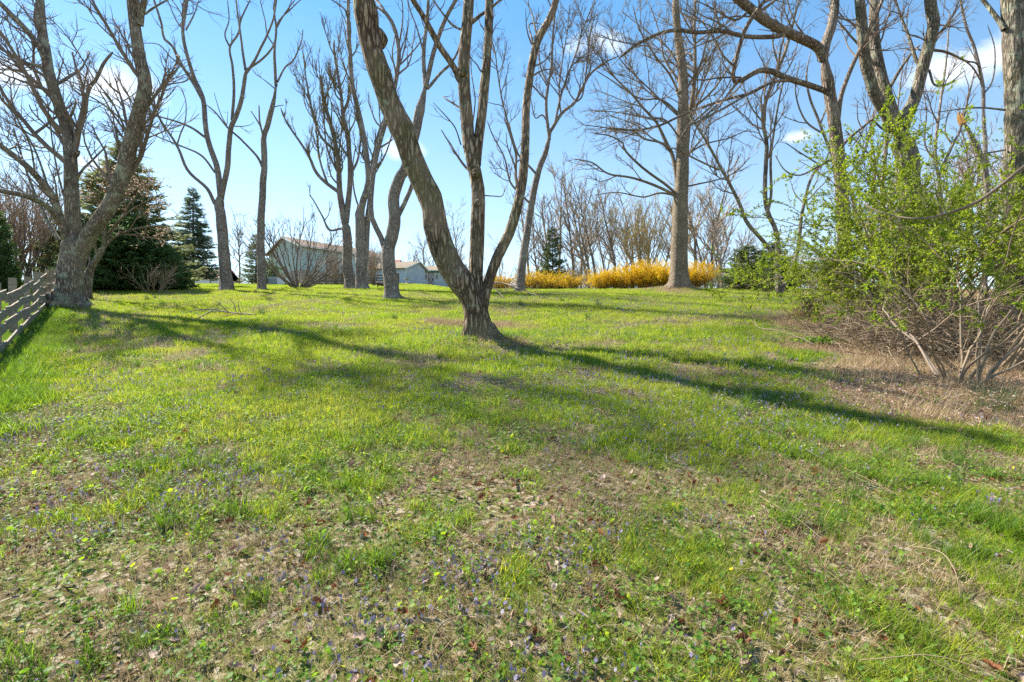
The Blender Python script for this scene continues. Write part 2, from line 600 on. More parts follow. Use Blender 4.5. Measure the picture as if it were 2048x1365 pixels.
def ground_mat():
    m = NT('lawn_soil')
    pos = m.node('NewGeometry').outputs['Position']
    n1 = m.noise(pos, .7, 5, .62)
    n2 = m.noise(pos, 9., 6, .7)
    n3 = m.noise(pos, 42., 4, .7)
    soil = m.ramp(n2, [(.3, (.04, .024, .014)), (.55, (.12, .075, .045)), (.8, (.30, .21, .13))])
    green = m.ramp(n3, [(.3, (.05, .075, .012)), (.6, (.12, .16, .022)), (.8, (.24, .24, .065))])
    vo = m.node('TexVoronoi', {'Scale': 38.0, 'Randomness': 1.0})
    m.l.new(pos, vo.inputs['Vector'])
    sv = m.node('SeparateColor')
    m.l.new(vo.outputs['Color'], sv.inputs[0])
    frag = m.ramp(sv.outputs[0], [(.0, (.045, .028, .017)), (.35, (.12, .075, .045)), (.6, (.24, .165, .105)), (.8, (.36, .27, .20)), (1., (.52, .43, .35))])
    soil = m.mix(.75, soil, frag)
    green = m.mix(m.math('MULTIPLY', sv.outputs[1], .55), green, frag)
    dry = m.node('Attribute', attribute_name='v').outputs['Fac']
    f = m.step(m.math('ADD', m.math('MULTIPLY', n1, .7), m.math('MULTIPLY', n2, .35)), .36, .60)
    f = m.math('MULTIPLY', f, m.math('SUBTRACT', 1.0, dry), True)
    col = m.mix(m.math('MULTIPLY', f, .85), soil, green)
    straw = m.ramp(n3, [(.25, (.17, .105, .055)), (.55, (.33, .225, .125)), (.85, (.46, .35, .21))])
    col = m.mix(m.math('MULTIPLY', dry, m.step(n2, .25, .6), True), col, straw)
    return m.finish(col, .95, m.math('ADD', m.math('ADD', n2, m.math('MULTIPLY', n3, .5)), m.math('MULTIPLY', sv.outputs[2], .35)), .9, .03, .1)


M_GROUND = ground_mat()

# ------------------------------------------------------------------ the ground
_b = [hit(*p) for p in ((1557, 640), (1590, 668), (1640, 722), (1740, 778), (1850, 838), (2048, 895))]
_by = np.array([p[1] for p in _b][::-1])
_bx = np.array([p[0] for p in _b][::-1])
_by = np.concatenate([[-5, 1.0], _by, [14.8, 17, 26, 60]])
_bx = np.concatenate([[9, 5.5], _bx, [8.6, 12.5, 24, 60]])


def dry(x, y):
    """1 where the ground is bare, strawy and littered"""
    x, y = np.asarray(x, float), np.asarray(y, float)
    xb = np.interp(y, _by, _bx)
    n = (vnoise(x, y, 1.3, 11) - .5) * 1.6 + (vnoise(x, y, .4, 12) - .5) * .9
    d = sstep(-.35, .55, x - xb + n)
    d = np.maximum(d, .9 * np.exp(-(((x + .35) / .75) ** 2 + ((y - 11.9) / .55) ** 2)))
    d = np.maximum(d, .9 * np.exp(-(((x + 1.45) / .8) ** 2 + ((y - 12.1) / .5) ** 2)))
    d = np.maximum(d, .8 * np.exp(-(((x - 8.28) / 1.6) ** 2 + ((y - 24.0) / 1.2) ** 2)))
    d = np.maximum(d, .75 * np.exp(-(((x + .1) / .5) ** 2 + ((y - 9.1) / .4) ** 2)))
    return d


def warp_axis(n, a, lim):
    t = np.linspace(-1, 1, n)
    return np.sinh(t * a) / np.sinh(a) * lim


gx = warp_axis(360, 5.2, 420.)
gy = np.concatenate([np.linspace(-40, 0, 30, endpoint=False), 0.0 + (np.exp(np.linspace(0, 4.9, 420)) - 1) / (np.exp(4.9) - 1) * 560.])
GX, GY = np.meshgrid(gx, gy)
GZ = ground(GX, GY)
nx_, ny_ = len(gx), len(gy)
gi = np.arange(nx_ * ny_).reshape(ny_, nx_)
gq = np.stack([gi[:-1, :-1], gi[:-1, 1:], gi[1:, 1:], gi[1:, :-1]], -1).reshape(-1, 4)
gme = make_mesh('ground', np.stack([GX, GY, GZ], -1), gq, None, M_GROUND, True, dry(GX, GY).ravel())
tag(link('ground', gme), 'sloping spring lawn of grass, violets and dead leaves', kind='structure')


# ------------------------------------------------------------------ trees
def finish_tree(root, name, trunk, limbs, crown, mats, buds=None, budmat=None):
    """hang the collected meshes under the tree's Empty"""
    t = trunk.build('trunk', mats[0], root, True)
    for l in limbs:
        l.build('limb', mats[0], root, True)
    if crown.v:
        crown.build('crown', mats[1], root, False)
    if buds is not None and buds.v:
        tag(buds.build('buds', budmat, root, False, True), kind='stuff')
    return t


def traced(name, label, d, spec, mats=(B_GREY, TW_GREY), seed=1, dens=1.0, lf=.30, ups=.06, levels=3, buds=0, budmat=None, budsize=.03,
           cat='tree', group=None, lobes=5, flare=.55, cont=2, ang=48, rough=.035, wob=.15, side=None, l1max=6., bump=(), minr=.0045, t0=.25):
    """a tree whose trunk and main limbs follow drawn lines at distance d; side branches and twigs are grown"""
    rng = np.random.default_rng(seed)
    minr = max(minr, d * .00024)
    px0 = spec[0][1][0]
    b = base(px0, d)
    root = empty(name, b, label, cat, group)
    done = []                                   # (pixel points, depths, P)
    trunk, limbs, crown, bd = MB(), [], MB(), MB()
    LP, LR = [], []
    for k, (par, pts) in enumerate(spec):
        w0, w1, dd = par
        px = np.array(pts, float).reshape(-1, 2)
        if k == 0:
            d0 = d
        else:
            d0, best = d, 1e9
            for (qp, qd) in done:
                e = np.linalg.norm(qp - px[0], axis=1)
                j = int(np.argmin(e))
                if e[j] < best:
                    best, d0 = e[j], qd[j]
        seglen = np.concatenate([[0], np.cumsum(np.linalg.norm(np.diff(px, axis=0), axis=1))])
        u = seglen / seglen[-1]
        dep = d0 + dd * u
        P3 = np.array([at(p[0], p[1], q) for p, q in zip(px, dep)])
        if k == 0:
            P3[0] = b + np.array([0, 0, -.35])
            if P3[1][2] < b[2] + .1:
                P3 = np.delete(P3, 1, 0)
        lenm = np.linalg.norm(np.diff(P3, axis=0), axis=1).sum()
        K = 64 if k == 0 else 26
        W = np.linspace(w0, w1, len(P3))[:, None] if k else np.interp(np.linspace(0, 1, len(P3)), [0, 1], [w0, w1])[:, None]
        W = W / np.sqrt(1 + (P3[:, 0:1] / P3[:, 1:2]) ** 2)      # round things spread sideways off the lens axis
        S = spline(np.hstack([P3, W * .5 / F * d0]), K)
        P, R = S[:, :3].copy(), S[:, 3].copy()
        P[2:-1] += np.cumsum(rng.normal(size=(K - 3, 3)) * .004 * lenm / 8, 0) * np.sin(np.linspace(0, np.pi, K - 3))[:, None]
        for (yb, amp, wd) in (bump if k == 0 else ()):
            zz = EYE + (CY - yb) / F * d
            R *= 1 + amp * np.exp(-((P[:, 2] - zz) / wd) ** 2)
        qp = np.stack([CX + P[:, 0] / P[:, 1] * F, CY - (P[:, 2] - EYE) / P[:, 1] * F], 1)
        done.append((qp, P[:, 1].copy()))
        if k == 0:
            ph = rng.uniform(0, 6.28)

            def fl(kk, an, PP, ph=ph):
                h = np.maximum(PP[:, :, 2] - b[2], 0)[:, :, None]
                e = np.exp(-h / (.20 * (w0 / F * d) / .6 + .04))
                return 1 + flare * e * (1 + .45 * np.cos(lobes * an + ph) + .3 * np.cos((lobes - 2) * an + ph * 2))
            Rt = R.copy()
            Rt[-8:] *= np.linspace(1, .35, 8)
            tube(trunk, P, Rt, 22, rough, rng, fl, b, True)
        else:
            R = np.concatenate([R[:-1], [R[-1] * .55]])
            lm = MB()
            tube(lm, P, R, 12 if w0 > 9 else 8, rough * .8, rng, None, b, True)
            limbs.append(lm)
        if k == 0:
            h0 = int(K * .5)
            P, R = spline(np.hstack([P[h0:], R[h0:, None]]), 26)[:, :3], spline(np.hstack([P[h0:], R[h0:, None]]), 26)[:, 3]
        LP.append(P)
        LR.append(R)
    LP, LR = np.stack(LP), np.stack(LR)
    # the limbs run on past their drawn ends
    thick = LR[:, -1] * 2 * F / d > 2.0
    ext = (LP[:, -1, 2] - EYE) / LP[:, -1, 1] * F > CY - 45
    sel = thick & ext
    cP, cR = np.zeros((0, 9, 3)), np.zeros((0, 9))
    if sel.any() and cont:
        cP, cR = spawn(LP[sel], LR[sel], rng, n=cont, t0=.93, t1=1., ang=22, asd=10, lf=.55, rf=.85, K=9, wob=.12, up=.05, taper=.3, lmax=7, minr=minr)
        tube(crown, cP, cR, 6, 0, None, None, b)
    c1P, c1R = spawn(LP[1:] if len(LP) > 2 else LP, LR[1:] if len(LP) > 2 else LR, rng, per_m=1.15 * dens, t0=t0, t1=1., ang=ang, asd=14, lf=lf, rf=.52, K=9, wob=wob, up=ups,
                     minr=minr, lmin=.5, lmax=l1max, side=side)
    tube(crown, c1P, c1R, 5, 0, None, None, b)
    pa, pr = np.concatenate([c1P, cP]), np.concatenate([c1R, cR])
    if levels >= 2:
        c2P, c2R = spawn(pa, pr, rng, per_m=3.3 * dens ** .5, t0=.2, t1=1., ang=42, asd=12, lf=.42, rf=.6, K=6, wob=wob * 1.1, up=ups, minr=minr * .85, lmin=.25, lmax=3.)
        tube(crown, c2P, c2R, 4, 0, None, None, b)
        if levels >= 3:
            c3P, c3R = spawn(c2P, c2R, rng, per_m=5.2 * dens ** .5, t0=.2, t1=1., ang=38, asd=12, lf=.55, rf=.6, K=4, wob=wob * 1.1, up=ups, minr=minr * .62, lmin=.18, lmax=1.3)
            tube(crown, c3P, c3R, 3, 0, None, None, b)
        else:
            c3P = c2P
        if buds:
            e = c3P[rng.uniform(size=len(c3P)) < buds]
            for kk in range(2):
                j = rng.integers(1, e.shape[1], len(e))
                C = e[np.arange(len(e)), j]
                leaves(bd, C - b, rnd_dirs(rng, len(C)) + np.array([0, 0, .4]), rng, budsize, budsize * .8)
    finish_tree(root, name, trunk, limbs, crown, mats, bd, budmat)
    return root


def add_roots(root, d, px, w, n, seed, mat, reach=1.0, skip=()):
    """surface roots running out from the foot of a tree and diving into the soil"""
    rg = np.random.default_rng(seed)
    b = base(px, d)
    r0 = w * .5 / F * d
    a0 = rg.uniform(0, 6.28)
    for k in range(n):
        a = a0 + k * 6.283 / n + rg.normal(0, .22)
        ln = reach * rg.uniform(.7, 1.3) * (r0 * 2.0 + .25)
        t = np.linspace(0, 1, 9)
        dx, dy = np.cos(a + t * rg.normal(0, .35)), np.sin(a + t * rg.normal(0, .35))
        x, y = b[0] + dx * (r0 * .55 + ln * t), b[1] + dy * (r0 * .55 + ln * t)
        rr = r0 * .34 * (1 - t) ** .8 + .012
        z = ground(x, y) + r0 * .85 * (1 - t) ** 4 - .6 * rr * t - .03 * t
        mb = MB()
        tube(mb, np.stack([x, y, z], 1), rr, 8, .06, rg, None, b)
        mb.build('root', mat, root, True)


def add_knot(root, d, bpx, px, py, size, seed, mat, face=(-.35, -1, .1), hollow=False):
    """a healed branch scar: a swollen collar with a sunken middle"""
    rg = np.random.default_rng(seed)
    b = base(bpx, d)
    c = at(px, py, d)
    f = nrm(np.array(face, float))
    t = np.array([-.9, -.3, .0, .22, .30, .24, .05])
    r = np.array([1.25, 1.2, 1.05, .85, .60, .42, .02]) * size
    mb = MB()
    tube(mb, c + f[None] * (t * size)[:, None], r, 14, .07, rg, None, b)
    o = mb.build('knot', mat, root, True)
    if hollow:
        mb = MB()
        tube(mb, c + f[None] * (np.array([.26, .27, .28]) * size)[:, None], np.array([.5, .4, .02]) * size, 12, .1, rg, None, b)
        mb.build('hollow', TW_DARK, o, True)  # flat dark disc, its colour standing in for the shade inside the hole


# 1: the thick maple by the board fence
maple = traced('maple_tree', 'thick many-limbed maple beside the board fence, its trunk splitting low', 15.6, [
    ((60, 54, 0), (136, 628, 137, 590, 142, 545, 148, 505, 152, 470)),
    ((36, 18, .6), (150, 505, 146, 430, 143, 380, 141, 330, 135, 270, 118, 210, 100, 150, 92, 100, 85, 60, 80, 0, 76, -60)),
    ((38, 22, -1.0), (156, 510, 185, 460, 218, 415, 240, 365, 258, 300, 276, 230, 290, 170, 280, 120, 272, 70, 266, 20, 260, -60)),
    ((20, 12, -1.8), (140, 500, 118, 430, 100, 385, 60, 338, 20, 305, -60, 250)),
    ((16, 11, -2.6), (126, 455, 100, 418, 60, 395, 20, 385, -80, 368)),
    ((9, 4, 1.6), (120, 482, 97, 445, 80, 405, 66, 375, 50, 330, 25, 250)),
    ((16, 12, -1), (98, 150, 85, 106, 65, 75, 36, 43, 0, 7, -50, -40)),
    ((11, 6, -.8), (98, 155, 80, 134, 48, 124, 0, 97, -60, 72)),
    ((13, 6, .4), (148, 300, 155, 262, 167, 218, 179, 176, 193, 158, 208, 126, 226, 104)),
    ((7, 5, -.2), (137, 244, 146, 222, 152, 206)),
    ((8, 4, .3), (147, 368, 165, 340, 180, 325, 213, 292)),
    ((4, 1.5, .3), (179, 174, 150, 166, 118, 158)),
    ((4, 1.5, -.3), (178, 170, 165, 150, 150, 140, 124, 126)),
    ((17, 12, -.2), (279, 50, 283, 25, 289, 0, 296, -50)),
    ((6, 3, .8), (290, 28, 310, 14, 335, 0, 370, -20)),
    ((5, 2, -1.5), (262, 285, 225, 205, 190, 160, 140, 80, 92, 28)),
    ((5, 1.5, -1.5), (258, 250, 200, 205, 150, 175, 110, 130)),
    ((4, 1.5, 1.0), (290, 190, 310, 215, 325, 250, 345, 290)),
    ((5, 2, -1.0), (130, 400, 112, 330, 100, 250, 92, 180)),
    ((5, 2, -2.0), (70, 345, 60, 290, 30, 230, -10, 180)),
    ((6, 2, 1.0), (96, 372, 70, 300, 40, 250, 0, 215)),
], (B_MAPLE, TW_GREY), 11, dens=2.3, lf=.34, ups=.10, buds=.12, budmat=M_BUD, budsize=.05, lobes=6, flare=.34, side=(-.6, 0, .25), l1max=4.5, wob=.11)

add_roots(maple, 15.6, 136, 62, 7, 5, B_MAPLE, .75)
for kx, ky, ks in ((205, 415, .16), (228, 392, .13), (150, 300, .10), (283, 130, .10)):
    add_knot(maple, 15.1, 136, kx, ky, ks, kx, B_MAPLE)

# 2: the ornamental tree right behind it
traced('dogwood_tree', 'small pale-flowering tree leaning out from behind the thick maple', 19.0, [
    ((22, 12, 0), (172, 590, 176, 560, 181, 538, 198, 510, 211, 487)),
    ((10, 4, -.5), (208, 492, 209, 456, 213, 420, 225, 385, 240, 350)),
    ((8, 3, .5), (205, 500, 225, 478, 250, 465, 285, 455, 320, 452)),
    ((8, 3, -.8), (196, 515, 190, 490, 196, 465, 205, 440)),
    ((7, 2, .8), (212, 480, 240, 440, 265, 400, 290, 370)),
    ((6, 2, -.8), (214, 470, 250, 430, 300, 400, 330, 385)),
    ((6, 2, .2), (182, 538, 178, 510, 186, 480, 190, 455)),
], (B_PLATE, TW_TAN), 12, dens=2.6, lf=.55, ups=.05, buds=.75, budmat=M_BUD, budsize=.075, cont=0, flare=.3)

# 3, 4: the pair of slim trees further up the lawn
slim = traced('slim_forked_tree', 'slim grey tree forking into two long limbs, hollow at its foot', 26.0, [
    ((27, 18, 0), (453, 592, 452, 560, 447, 510, 444, 470, 441, 430, 438, 410, 443, 380)),
    ((14, 6, .8), (442, 398, 438, 363, 434, 332, 421, 295, 412, 255, 409, 209, 403, 185, 388, 154, 372, 101, 365, 61, 372, 18, 376, -20)),
    ((8, 4, -1), (404, 197, 385, 163, 363, 129, 345, 92, 329, 77, 323, 46, 308, 0, 300, -30)),
    ((4, 1.6, -1), (385, 158, 372, 141, 341, 114, 317, 89, 280, 86)),
    ((13, 8, -.6), (443, 392, 449, 363, 455, 332, 457, 292, 461, 255, 471, 234, 483, 197, 492, 141)),
    ((6.5, 3, -.6), (491, 148, 508, 123, 522, 95, 535, 68, 548, 31, 556, -30)),
    ((5, 2, .7), (493, 140, 526, 117, 548, 89, 556, 46, 580, 20, 600, 0)),
    ((6, 3, .2), (491, 140, 486, 108, 480, 61, 474, 18, 470, -30)),
    ((7, 3, .5), (464, 240, 468, 185, 465, 132, 460, 95, 477, 68, 482, 40, 500, 0)),
    ((4, 2, -.5), (460, 95, 450, 70, 458, 40, 455, 0)),
    ((9, 3.5, -1.5), (438, 412, 430, 408, 415, 378, 388, 354, 372, 335, 354, 292, 326, 249, 298, 197, 292, 172)),
    ((5, 2, -.6), (430, 345, 403, 311, 363, 292, 317, 274, 280, 252, 250, 240)),
    ((6, 2.5, -.8), (411, 275, 382, 255, 342, 240, 286, 225, 240, 203)),
    ((4, 1.6, .6), (354, 290, 362, 265, 370, 245, 372, 205, 362, 175)),
    ((3, 1.2, .3), (455, 255, 440, 225, 428, 185)),
    ((4, 2, .4), (368, 60, 352, 40, 335, 0)),
    ((4, 2, .4), (372, 60, 388, 30, 398, 0)),
], (B_GREY, TW_GREY), 13, dens=.75, lf=.24, ups=.16, buds=0, flare=.32, t0=.55, l1max=3.)
add_roots(slim, 26, 453, 24, 5, 6, B_GREY, .6)
add_knot(slim, 25.75, 453, 452, 562, .20, 3, B_GREY, (.1, -1, 0), True)
traced('thin_single_tree', 'thin grey tree with a single slender stem, beside the slim forked tree', 26.5, [
    ((18, 9, 0), (524, 592, 523, 540, 522, 480, 523, 440, 525, 400, 527, 360, 530, 325, 528, 277, 536, 250, 547, 205, 553, 166)),
    ((7, 3, .3), (552, 172, 549, 118, 549, 92, 552, 60, 548, 20, 552, -20)),
    ((4.5, 2, .5), (555, 164, 570, 135, 587, 120, 602, 85, 606, 58)),
    ((5, 2.5, -.4), (528, 277, 520, 245, 518, 210)),
    ((3.5, 2, -.6), (521, 252, 512, 237, 502, 222)),
    ((6, 2.6, -1.), (527, 340, 517, 317, 501, 298, 477, 274, 455, 255, 431, 225, 412, 209)),
    ((3, 1.4, .5), (543, 215, 556, 212, 568, 210)),
    ((3.5, 1.8, .4), (549, 92, 535, 70, 530, 40, 520, 0)),
    ((3.5, 1.8, -.4), (550, 62, 562, 40, 575, 20, 590, 0)),
    ((3, 1.4, -.4), (553, 180, 535, 165, 517, 152)),
], (B_GREY, TW_GREY), 14, dens=.8, lf=.26, ups=.15, flare=.25, t0=.5, l1max=2.5)

# 5, 6: the yellow-budded clump with the dark stem beside it
traced('budding_tree', 'leftmost of two close upright trees before the house, twigs dotted with yellow buds', 29.5, [
    ((23, 18, 0), (703, 588, 698, 555, 694, 528, 694, 478, 689, 440)),
    ((14, 6, .5), (690, 448, 681, 396, 679, 376, 677, 323, 666, 265, 648, 200, 640, 150)),
    ((13, 4, .8), (692, 445, 697, 396, 700, 351, 697, 292, 685, 231, 681, 185, 669, 108, 668, 80)),
    ((8, 3, -.5), (676, 383, 649, 363, 631, 343, 618, 313, 601, 286, 574, 246, 561, 215)),
    ((5, 2, -.4), (690, 455, 659, 460, 646, 435, 628, 402, 618, 389)),
    ((6, 2.2, .4), (668, 300, 640, 270, 622, 215, 612, 160, 608, 110)),
    ((5, 2, .6), (655, 368, 640, 320, 634, 270, 628, 230)),
    ((5, 2, .2), (678, 350, 655, 300, 648, 250, 645, 180)),
    ((6, 2, .3), (700, 350, 715, 320, 722, 270, 718, 220)),
    ((5, 2, -.3), (686, 232, 700, 190, 700, 150, 706, 130)),
], (B_GREY, TW_OLIVE), 15, dens=1.6, lf=.38, ups=.28, buds=.18, budmat=M_BUDY, budsize=.05, cont=0, ang=38, flare=.3, l1max=2.6)
traced('dark_stem_tree', 'rightmost of two close upright trees before the house, one limb rising very tall', 28.0, [
    ((24, 19, 0), (726, 592, 723, 560, 721, 528, 720, 478, 720, 442, 718, 409)),
    ((15, 6, -.5), (720, 455, 724, 410, 735, 376, 737, 348, 730, 290, 721, 240, 706, 169, 701, 108, 697, 40, 697, -30)),
    ((13, 6, .6), (726, 548, 732, 503, 735, 442, 740, 402, 744, 351, 752, 300, 761, 261, 776, 225, 792, 185)),
    ((4, 2, -.5), (697, 45, 690, 20, 672, 5, 655, -5)),
    ((5, 2, .5), (752, 300, 772, 288, 786, 278)),
    ((5, 2, .4), (745, 345, 770, 310, 790, 250)),
    ((4, 2, .4), (722, 430, 708, 380, 706, 330, 712, 290)),
], (B_GREY, TW_OLIVE), 16, dens=1.3, lf=.26, ups=.22, buds=.15, budmat=M_BUDY, budsize=.05, cont=1, ang=40, flare=.35, l1max=2.)

# 7: the tree crossed by the leaning one
fork = traced('forked_tree', 'grey tree with a Y-shaped fork, its upper limbs crossing behind the leaning trunk', 20.0, [
    ((29, 17, 0), (786, 610, 783, 575, 777, 520, 778, 495, 785, 470, 790, 440, 788, 394, 800, 355, 811, 338, 825, 290, 838, 230, 846, 195, 851, 172)),
    ((12, 7, .5), (775, 515, 760, 470, 745, 442, 741, 409, 745, 351, 754, 300, 771, 240, 785, 190, 795, 132, 797, 102, 790, 60, 775, 30, 755, 15)),
    ((11, 7, .6), (789, 448, 800, 425, 812, 400, 826, 365, 834, 320, 832, 270)),
    ((9, 5, .3), (851, 178, 847, 108, 853, 50, 857, 0, 860, -50)),
    ((10, 6, -.6), (851, 176, 866, 110, 880, 65, 895, 30, 912, 0, 935, -40)),
    ((6, 4, -.3), (855, 178, 880, 148, 900, 129, 915, 104, 925, 70)),
    ((4, 2, .5), (797, 132, 815, 115, 835, 92, 848, 70)),
    ((4, 2, .5), (795, 105, 803, 60, 806, 20, 800, -20)),
    ((4, 2, .4), (848, 110, 835, 60, 820, 20, 812, -20)),
], (B_GREY, TW_GREY), 17, dens=1.1, lf=.24, ups=.12, flare=.5, lobes=4, buds=.15, budmat=M_BUDR, budsize=.03, t0=.45, l1max=2.4)

add_roots(fork, 20, 786, 27, 5, 7, B_GREY, .8)
# 8: the leaning one in the middle
lean = traced('leaning_tree', 'furrowed brown tree leaning hard to one side, two straighter stems rising from its foot', 9.45, [
    ((50, 40, -.5), (967, 706, 963, 677, 950, 618, 933, 579, 897, 528, 872, 462, 860, 400, 826, 318, 810, 267, 777, 191, 743, 92, 729, 0, 714, -90)),
    ((31, 23, .6), (962, 640, 955, 600, 951, 560, 954, 462, 956, 385, 946, 330, 938, 300, 928, 205, 926, 128, 934, 40, 940, -60)),
    ((21, 16, .6), (952, 330, 957, 285, 969, 180, 976, 80, 978, 0, 982, -60)),
    ((14, 9, -.5), (924, 168, 905, 130, 882, 97, 862, 60, 845, 30, 826, 0, 805, -40)),
    ((22, 13, .4), (964, 625, 974, 575, 995, 513, 1020, 462, 1041, 385, 1049, 308, 1054, 205, 1069, 103, 1085, 60, 1103, 31, 1120, -30)),
    ((8, 5, .6), (928, 70, 940, 50, 962, 30, 978, 20, 1000, 0)),
    ((5, 3, .4), (930, 62, 905, 50, 880, 20, 860, -10)),
    ((4, 2, .6), (1070, 100, 1062, 70, 1058, 50, 1072, 45)),
    ((3, 1.3, .5), (960, 390, 985, 392, 1005, 391, 1010, 372)),
    ((3, 1.4, -.6), (922, 290, 910, 255, 890, 230, 866, 205)),
    ((3, 1.4, .5), (945, 250, 950, 200, 943, 150, 940, 110)),
], (B_LEAN, TW_GREY), 18, dens=1.1, lf=.2, ups=.05, flare=.42, lobes=5, rough=.055, buds=.25, budmat=M_BUDR, budsize=.018, t0=.35, l1max=1.5, cont=2,
    bump=((268, .12, .12), (398, .10, .14), (60, .12, .22), (560, .08, .15)), minr=.003)

add_roots(lean, 9.45, 967, 50, 6, 8, B_LEAN, .75)
for kx, ky, kd, ks, kf in ((812, 270, 9.17, .13, (.25, -1, .2)), (872, 396, 9.25, .12, (.9, -.5, .1)), (868, 418, 9.2, .09, (.1, -1, .1)), (738, 52, 9.0, .17, (-.1, -1, .1)), (720, 75, 9.0, .11, (-1, -.4, .1)),
                       (898, 540, 9.3, .10, (.2, -1, 0)), (950, 345, 9.5, .07, (-.6, -1, 0)), (958, 405, 9.5, .06, (.6, -1, 0)), (1040, 395, 9.55, .05, (0, -1, 0)), (924, 150, 9.6, .07, (-.5, -1, 0))):
    add_knot(lean, kd, 967, kx, ky, ks, kx, B_LEAN, kf)

# 9: slim tree behind, right of the leaning one
traced('wavy_branched_tree', 'slender tree just beyond the leaning one, long wavy side branches and low forsythia behind', 24.5, [
    ((18, 9, 0), (1038, 590, 1044, 530, 1051, 487, 1059, 435, 1067, 385, 1080, 335, 1092, 303, 1103, 256)),
    ((7, 2.4, .5), (1101, 262, 1125, 225, 1149, 205, 1170, 165, 1185, 144, 1210, 125, 1236, 113)),
    ((7, 3, -.4), (1099, 280, 1092, 215, 1096, 170, 1103, 128, 1105, 80, 1110, 20, 1112, -20)),
    ((5, 2.2, .6), (1110, 246, 1122, 190, 1135, 150, 1150, 110, 1165, 60, 1185, 10)),
    ((5, 2, -.5), (1063, 410, 1038, 385, 1020, 364, 1012, 330, 1005, 308, 985, 270, 974, 241)),
    ((5, 2, -.8), (1076, 352, 1056, 330, 1036, 308, 1020, 260, 1005, 205, 996, 150, 990, 103, 980, 70)),
    ((4, 1.6, .5), (1122, 230, 1118, 180, 1125, 120, 1135, 60, 1140, 10)),
    ((4, 1.6, .5), (1150, 204, 1165, 190, 1175, 120, 1180, 70, 1190, 30)),
    ((4, 1.6, -.3), (1098, 250, 1085, 230, 1070, 235, 1060, 190)),
    ((4, 1.6, .4), (1096, 170, 1080, 130, 1078, 80, 1072, 30)),
], (B_GREY, TW_GREY), 19, dens=2.4, lf=.30, ups=.14, flare=.4, buds=.15, budmat=M_BUDR, budsize=.035, t0=.2, l1max=1.8)

# 10: the big straight tree
tall = traced('tall_straight_tree', 'tall straight tree rising among the yellow forsythia, wide crown of fine branches', 24.0, [
    ((38, 12, 0), (1358, 592, 1358, 520, 1360, 440, 1362, 390, 1364, 330, 1366, 250, 1366, 180, 1358, 100, 1352, 30, 1350, -60)),
    ((12, 4, .8), (1370, 336, 1377, 246, 1386, 185, 1390, 120, 1389, 46, 1392, -20)),
    ((7, 2, -1), (1356, 396, 1334, 382, 1297, 366, 1260, 355, 1217, 348, 1186, 326, 1150, 318)),
    ((5, 1.6, .8), (1356, 392, 1320, 386, 1285, 394, 1235, 385, 1190, 390)),
    ((6, 1.8, -2), (1355, 390, 1331, 369, 1285, 335, 1251, 302, 1245, 286, 1217, 271, 1190, 268)),
    ((9, 2.2, .6), (1355, 368, 1346, 314, 1334, 289, 1322, 262, 1312, 243, 1285, 215, 1266, 191, 1223, 148, 1192, 100)),
    ((5, 1.6, -1.5), (1342, 305, 1322, 286, 1288, 278, 1266, 262, 1229, 258, 1162, 249)),
    ((5, 1.8, 1.5), (1362, 232, 1334, 206, 1312, 197, 1280, 196, 1223, 160, 1190, 140)),
    ((4, 1.6, -1.5), (1368, 374, 1405, 366, 1448, 355, 1478, 338, 1500, 314)),
    ((5, 1.8, 1.5), (1370, 318, 1389, 295, 1408, 271, 1423, 246, 1469, 222, 1500, 200)),
    ((4, 1.6, -2.0), (1373, 310, 1408, 289, 1454, 277, 1500, 258)),
    ((5, 1.8, 2.0), (1380, 240, 1400, 200, 1420, 160, 1450, 120)),
    ((5, 1.8, -1.0), (1364, 200, 1340, 150, 1310, 110, 1280, 60, 1265, 10)),
    ((5, 1.8, 1.0), (1364, 170, 1330, 120, 1320, 70, 1300, 10)),
    ((5, 1.8, -1.0), (1366, 190, 1400, 130, 1415, 80, 1440, 10)),
    ((4, 1.6, 2.0), (1358, 130, 1330, 90, 1290, 60, 1240, 20)),
    ((4, 1.6, -2.0), (1362, 280, 1330, 240, 1290, 235, 1240, 225, 1200, 222)),
    ((4, 1.6, 1.4), (1365, 240, 1300, 180, 1240, 120, 1210, 60)),
    ((4, 1.6, -2.4), (1368, 260, 1420, 215, 1450, 180, 1480, 120)),
], (B_SMOOTH, TW_TAN), 20, dens=1.7, lf=.42, ups=.06, flare=.40, lobes=6, rough=.015, buds=.3, budmat=M_BUDY, budsize=.05, ang=46, l1max=3.6, wob=.12)

add_roots(tall, 24, 1358, 36, 7, 9, B_SMOOTH, .9)
